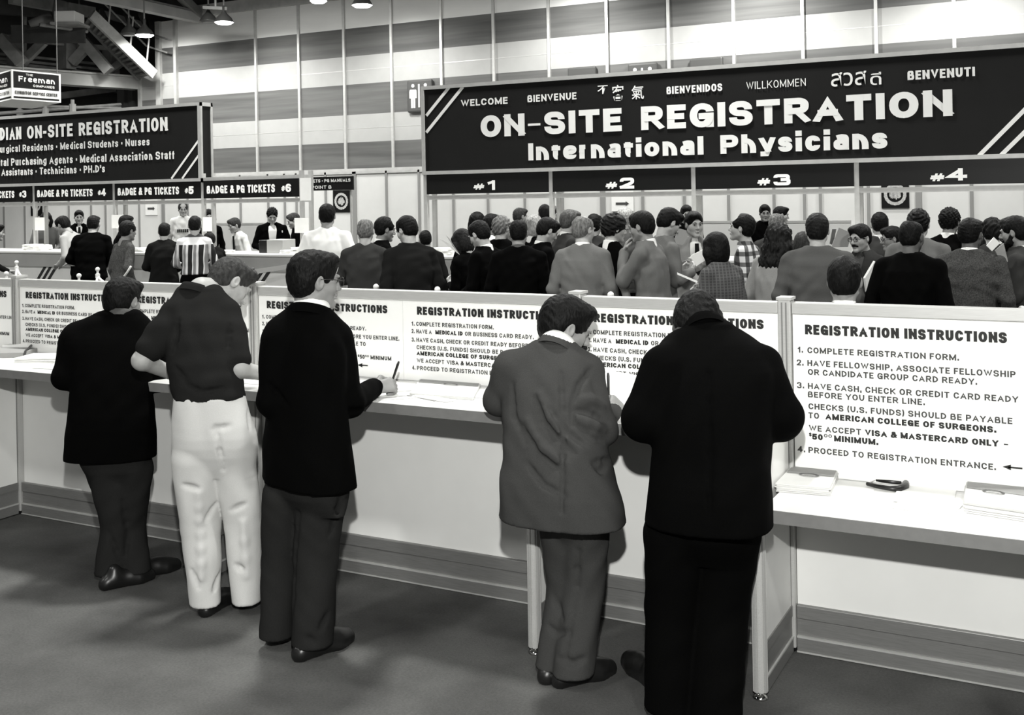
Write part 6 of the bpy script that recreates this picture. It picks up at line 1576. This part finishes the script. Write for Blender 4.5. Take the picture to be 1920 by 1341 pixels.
C(1457, 399, 11.6, 20, 'grey-haired person whose crown shows over the long curly hair', topc='dgrey', hair='thin', hairc='grey', group=QR, collar=False)
C(1462, 421, 9.35, 34, 'person with very long dark curly hair in a pale grey coat', top='coat', topc='lgrey', legc='grey', hair='curly_long', hairc='dark', group=QR, collar=False, look=26)
C(1507, 436, 10.8, 36, 'person with smooth brown hair partly hidden by the grey-jacketed back', top='sweater', topc='black', hair='bob', hairc='brown', group=QR, collar=True)
C(1532, 401, 8.5, 2, 'dark-haired person in a wide grey jacket seen from behind, right of the curly hair', topc='grey', legc='charcoal', hair='full', hairc='dark', group=QR, fat=1.16, collar=False)
C(1612, 421, 9.6, -142, 'person with eyeglasses and a mustache in a grey jacket, looking left at us', topc='dgrey', hair='full', hairc='black', open_front='v', extras=('mustache', 'glasses'), group=QR, collar='grey', skin='light')
C(1583, 486, 5.75, 6, 'dark-haired person with white collar standing close behind the instruction wall', topc='charcoal', legc='charcoal', hair='full', hairc='black', skin='mid', group=QR, hs=1.08)
C(1649, 399, 11.2, -6, 'dark-haired person in a dark jacket right of the mustached one', topc='dgrey', hair='full', hairc='black', group=QR)
C(1671, 425, 10.6, -108, 'person in a white shirt and eyeglasses looking left behind the broad black suit', top='shirt', topc='white', hair='full', hairc='black', skin='mid', extras=('glasses',), group=QR, collar=False, arms=('hold', 'hold'))
C(1709, 412, 8.1, 16, 'broad person in a black suit with thinning crown, large in front at right', topc='black', legc='black', hair='thin', hairc='black', skin='dark', group=QR, fat=1.12, collar=False, look=8)
C(1722, 394, 9.6, 8, 'thick-haired person in a light grey jacket behind the broad black suit', topc='mgrey', legc='grey', hair='curly', hairc='black', group=QR, collar=False, fat=1.12)
C(1781, 391, 10.5, 22, 'bushy-haired person in a black suit with white collar, back turned', topc='black', hair='bush', hairc='black', skin='mid', group=QR, hs=.95)
C(1820, 410, 8.6, 12, 'person in a wide brown tweed jacket and white collar seen from behind', topc='tweed', legc='charcoal', hair='full', hairc='black', skin='dark', group=QR, fat=1.18, look=14)
C(1836, 442, 11.2, 30, 'dark-haired person half hidden between the tweed jacket and the bearded one', top='sweater', topc='black', hair='bob', hairc='black', group=QR, collar=False)
C(1861, 411, 10.2, 2, 'curly dark-haired person left of the bearded one', top='sweater', topc='dgrey', hair='curly', hairc='dark', group=QR, collar=False, hs=1.05)
C(1901, 406, 8.7, -76, 'bearded person in a grey jacket holding papers at the right edge, facing left', topc='dgrey', legc='charcoal', hair='full', hairc='black', skin='mid', extras=('beard',), arms=('hold', 'hold'), group=QR, fat=1.08)

# --- what they hold
def card(pts, d, label, name='held_papers', m=None, th=.012, cat='papers'):
    P_ = [atD(px, py, d + (dd[0] if dd else 0)) for px, py, *dd in pts]
    n = (P_[1] - P_[0]).cross(P_[2] - P_[0]).normalized() * th
    if n.dot(FWD) < 0: n = -n
    o = MB().prism(P_, n).build(name, m or M_PAPER); return tag(o, label, cat)
card([(823, 447), (846, 458), (862, 478), (851, 470)], 10.55, 'open white leaflet held up by the person at the left end of the crowd', 'held_leaflet', M_PAPER2, .01)
card([(836, 441), (842, 447), (862, 477), (850, 462)], 10.62, 'upright page of the leaflet held at the left end of the crowd', 'held_leaflet', M_PAPER3, .006)
card([(1277, 500), (1298, 478), (1318, 468), (1326, 486), (1306, 499)], 10.52, 'bright sheaf of papers held by the smiling person', 'held_papers')
card([(1270, 511), (1308, 527), (1307, 531), (1270, 515)], 8.5, 'white booklet held by the person in the tweed jacket', 'held_booklet')
card([(1262, 455), (1272, 428), (1287, 432), (1290, 446), (1280, 460)], 10.25, 'pale folder edge between the bowed person and the smiling one', 'held_folder', mat('folder_pale', .30))
card([(1559, 464), (1573, 427), (1597, 437), (1590, 463)], 9.7, 'light grey folder held up left of the mustached man', 'held_folder', mat('folder_pale', .30))
card([(1556, 457), (1561, 430), (1568, 430), (1562, 460)], 9.8, 'dark booklet beside the light grey folder', 'held_booklet', mat('booklet_dark', .10))
card([(1850, 461), (1864, 445), (1875, 456), (1860, 471)], 8.4, 'white card sticking out of the papers held by the bearded person', 'held_card')
card([(1866, 470), (1882, 456), (1890, 490), (1880, 500)], 8.42, 'grey brochure held by the bearded person', 'held_brochure', M_PAPER3)
card([(1768, 548), (1779, 549), (1778, 574), (1767, 573)], 8.0, 'white envelope at the side of the broad black suit', 'held_envelope')
card([(1730, 517), (1733, 520), (1742, 573), (1737, 573)], 7.9, 'narrow white papers under the arm of the broad black suit', 'held_papers')
card([(1622, 522), (1641, 490), (1642, 538), (1626, 548)], 8.9, 'white bag held in front of the broad black suit', 'held_bag', M_PAPER2, .05, 'bag')
card([(641, 489), (664, 486), (664, 491), (642, 495)], 12.3, 'dark book in the hand of the tall white-shirted person', 'held_book', M_BLKPLASTIC, .14, 'book')
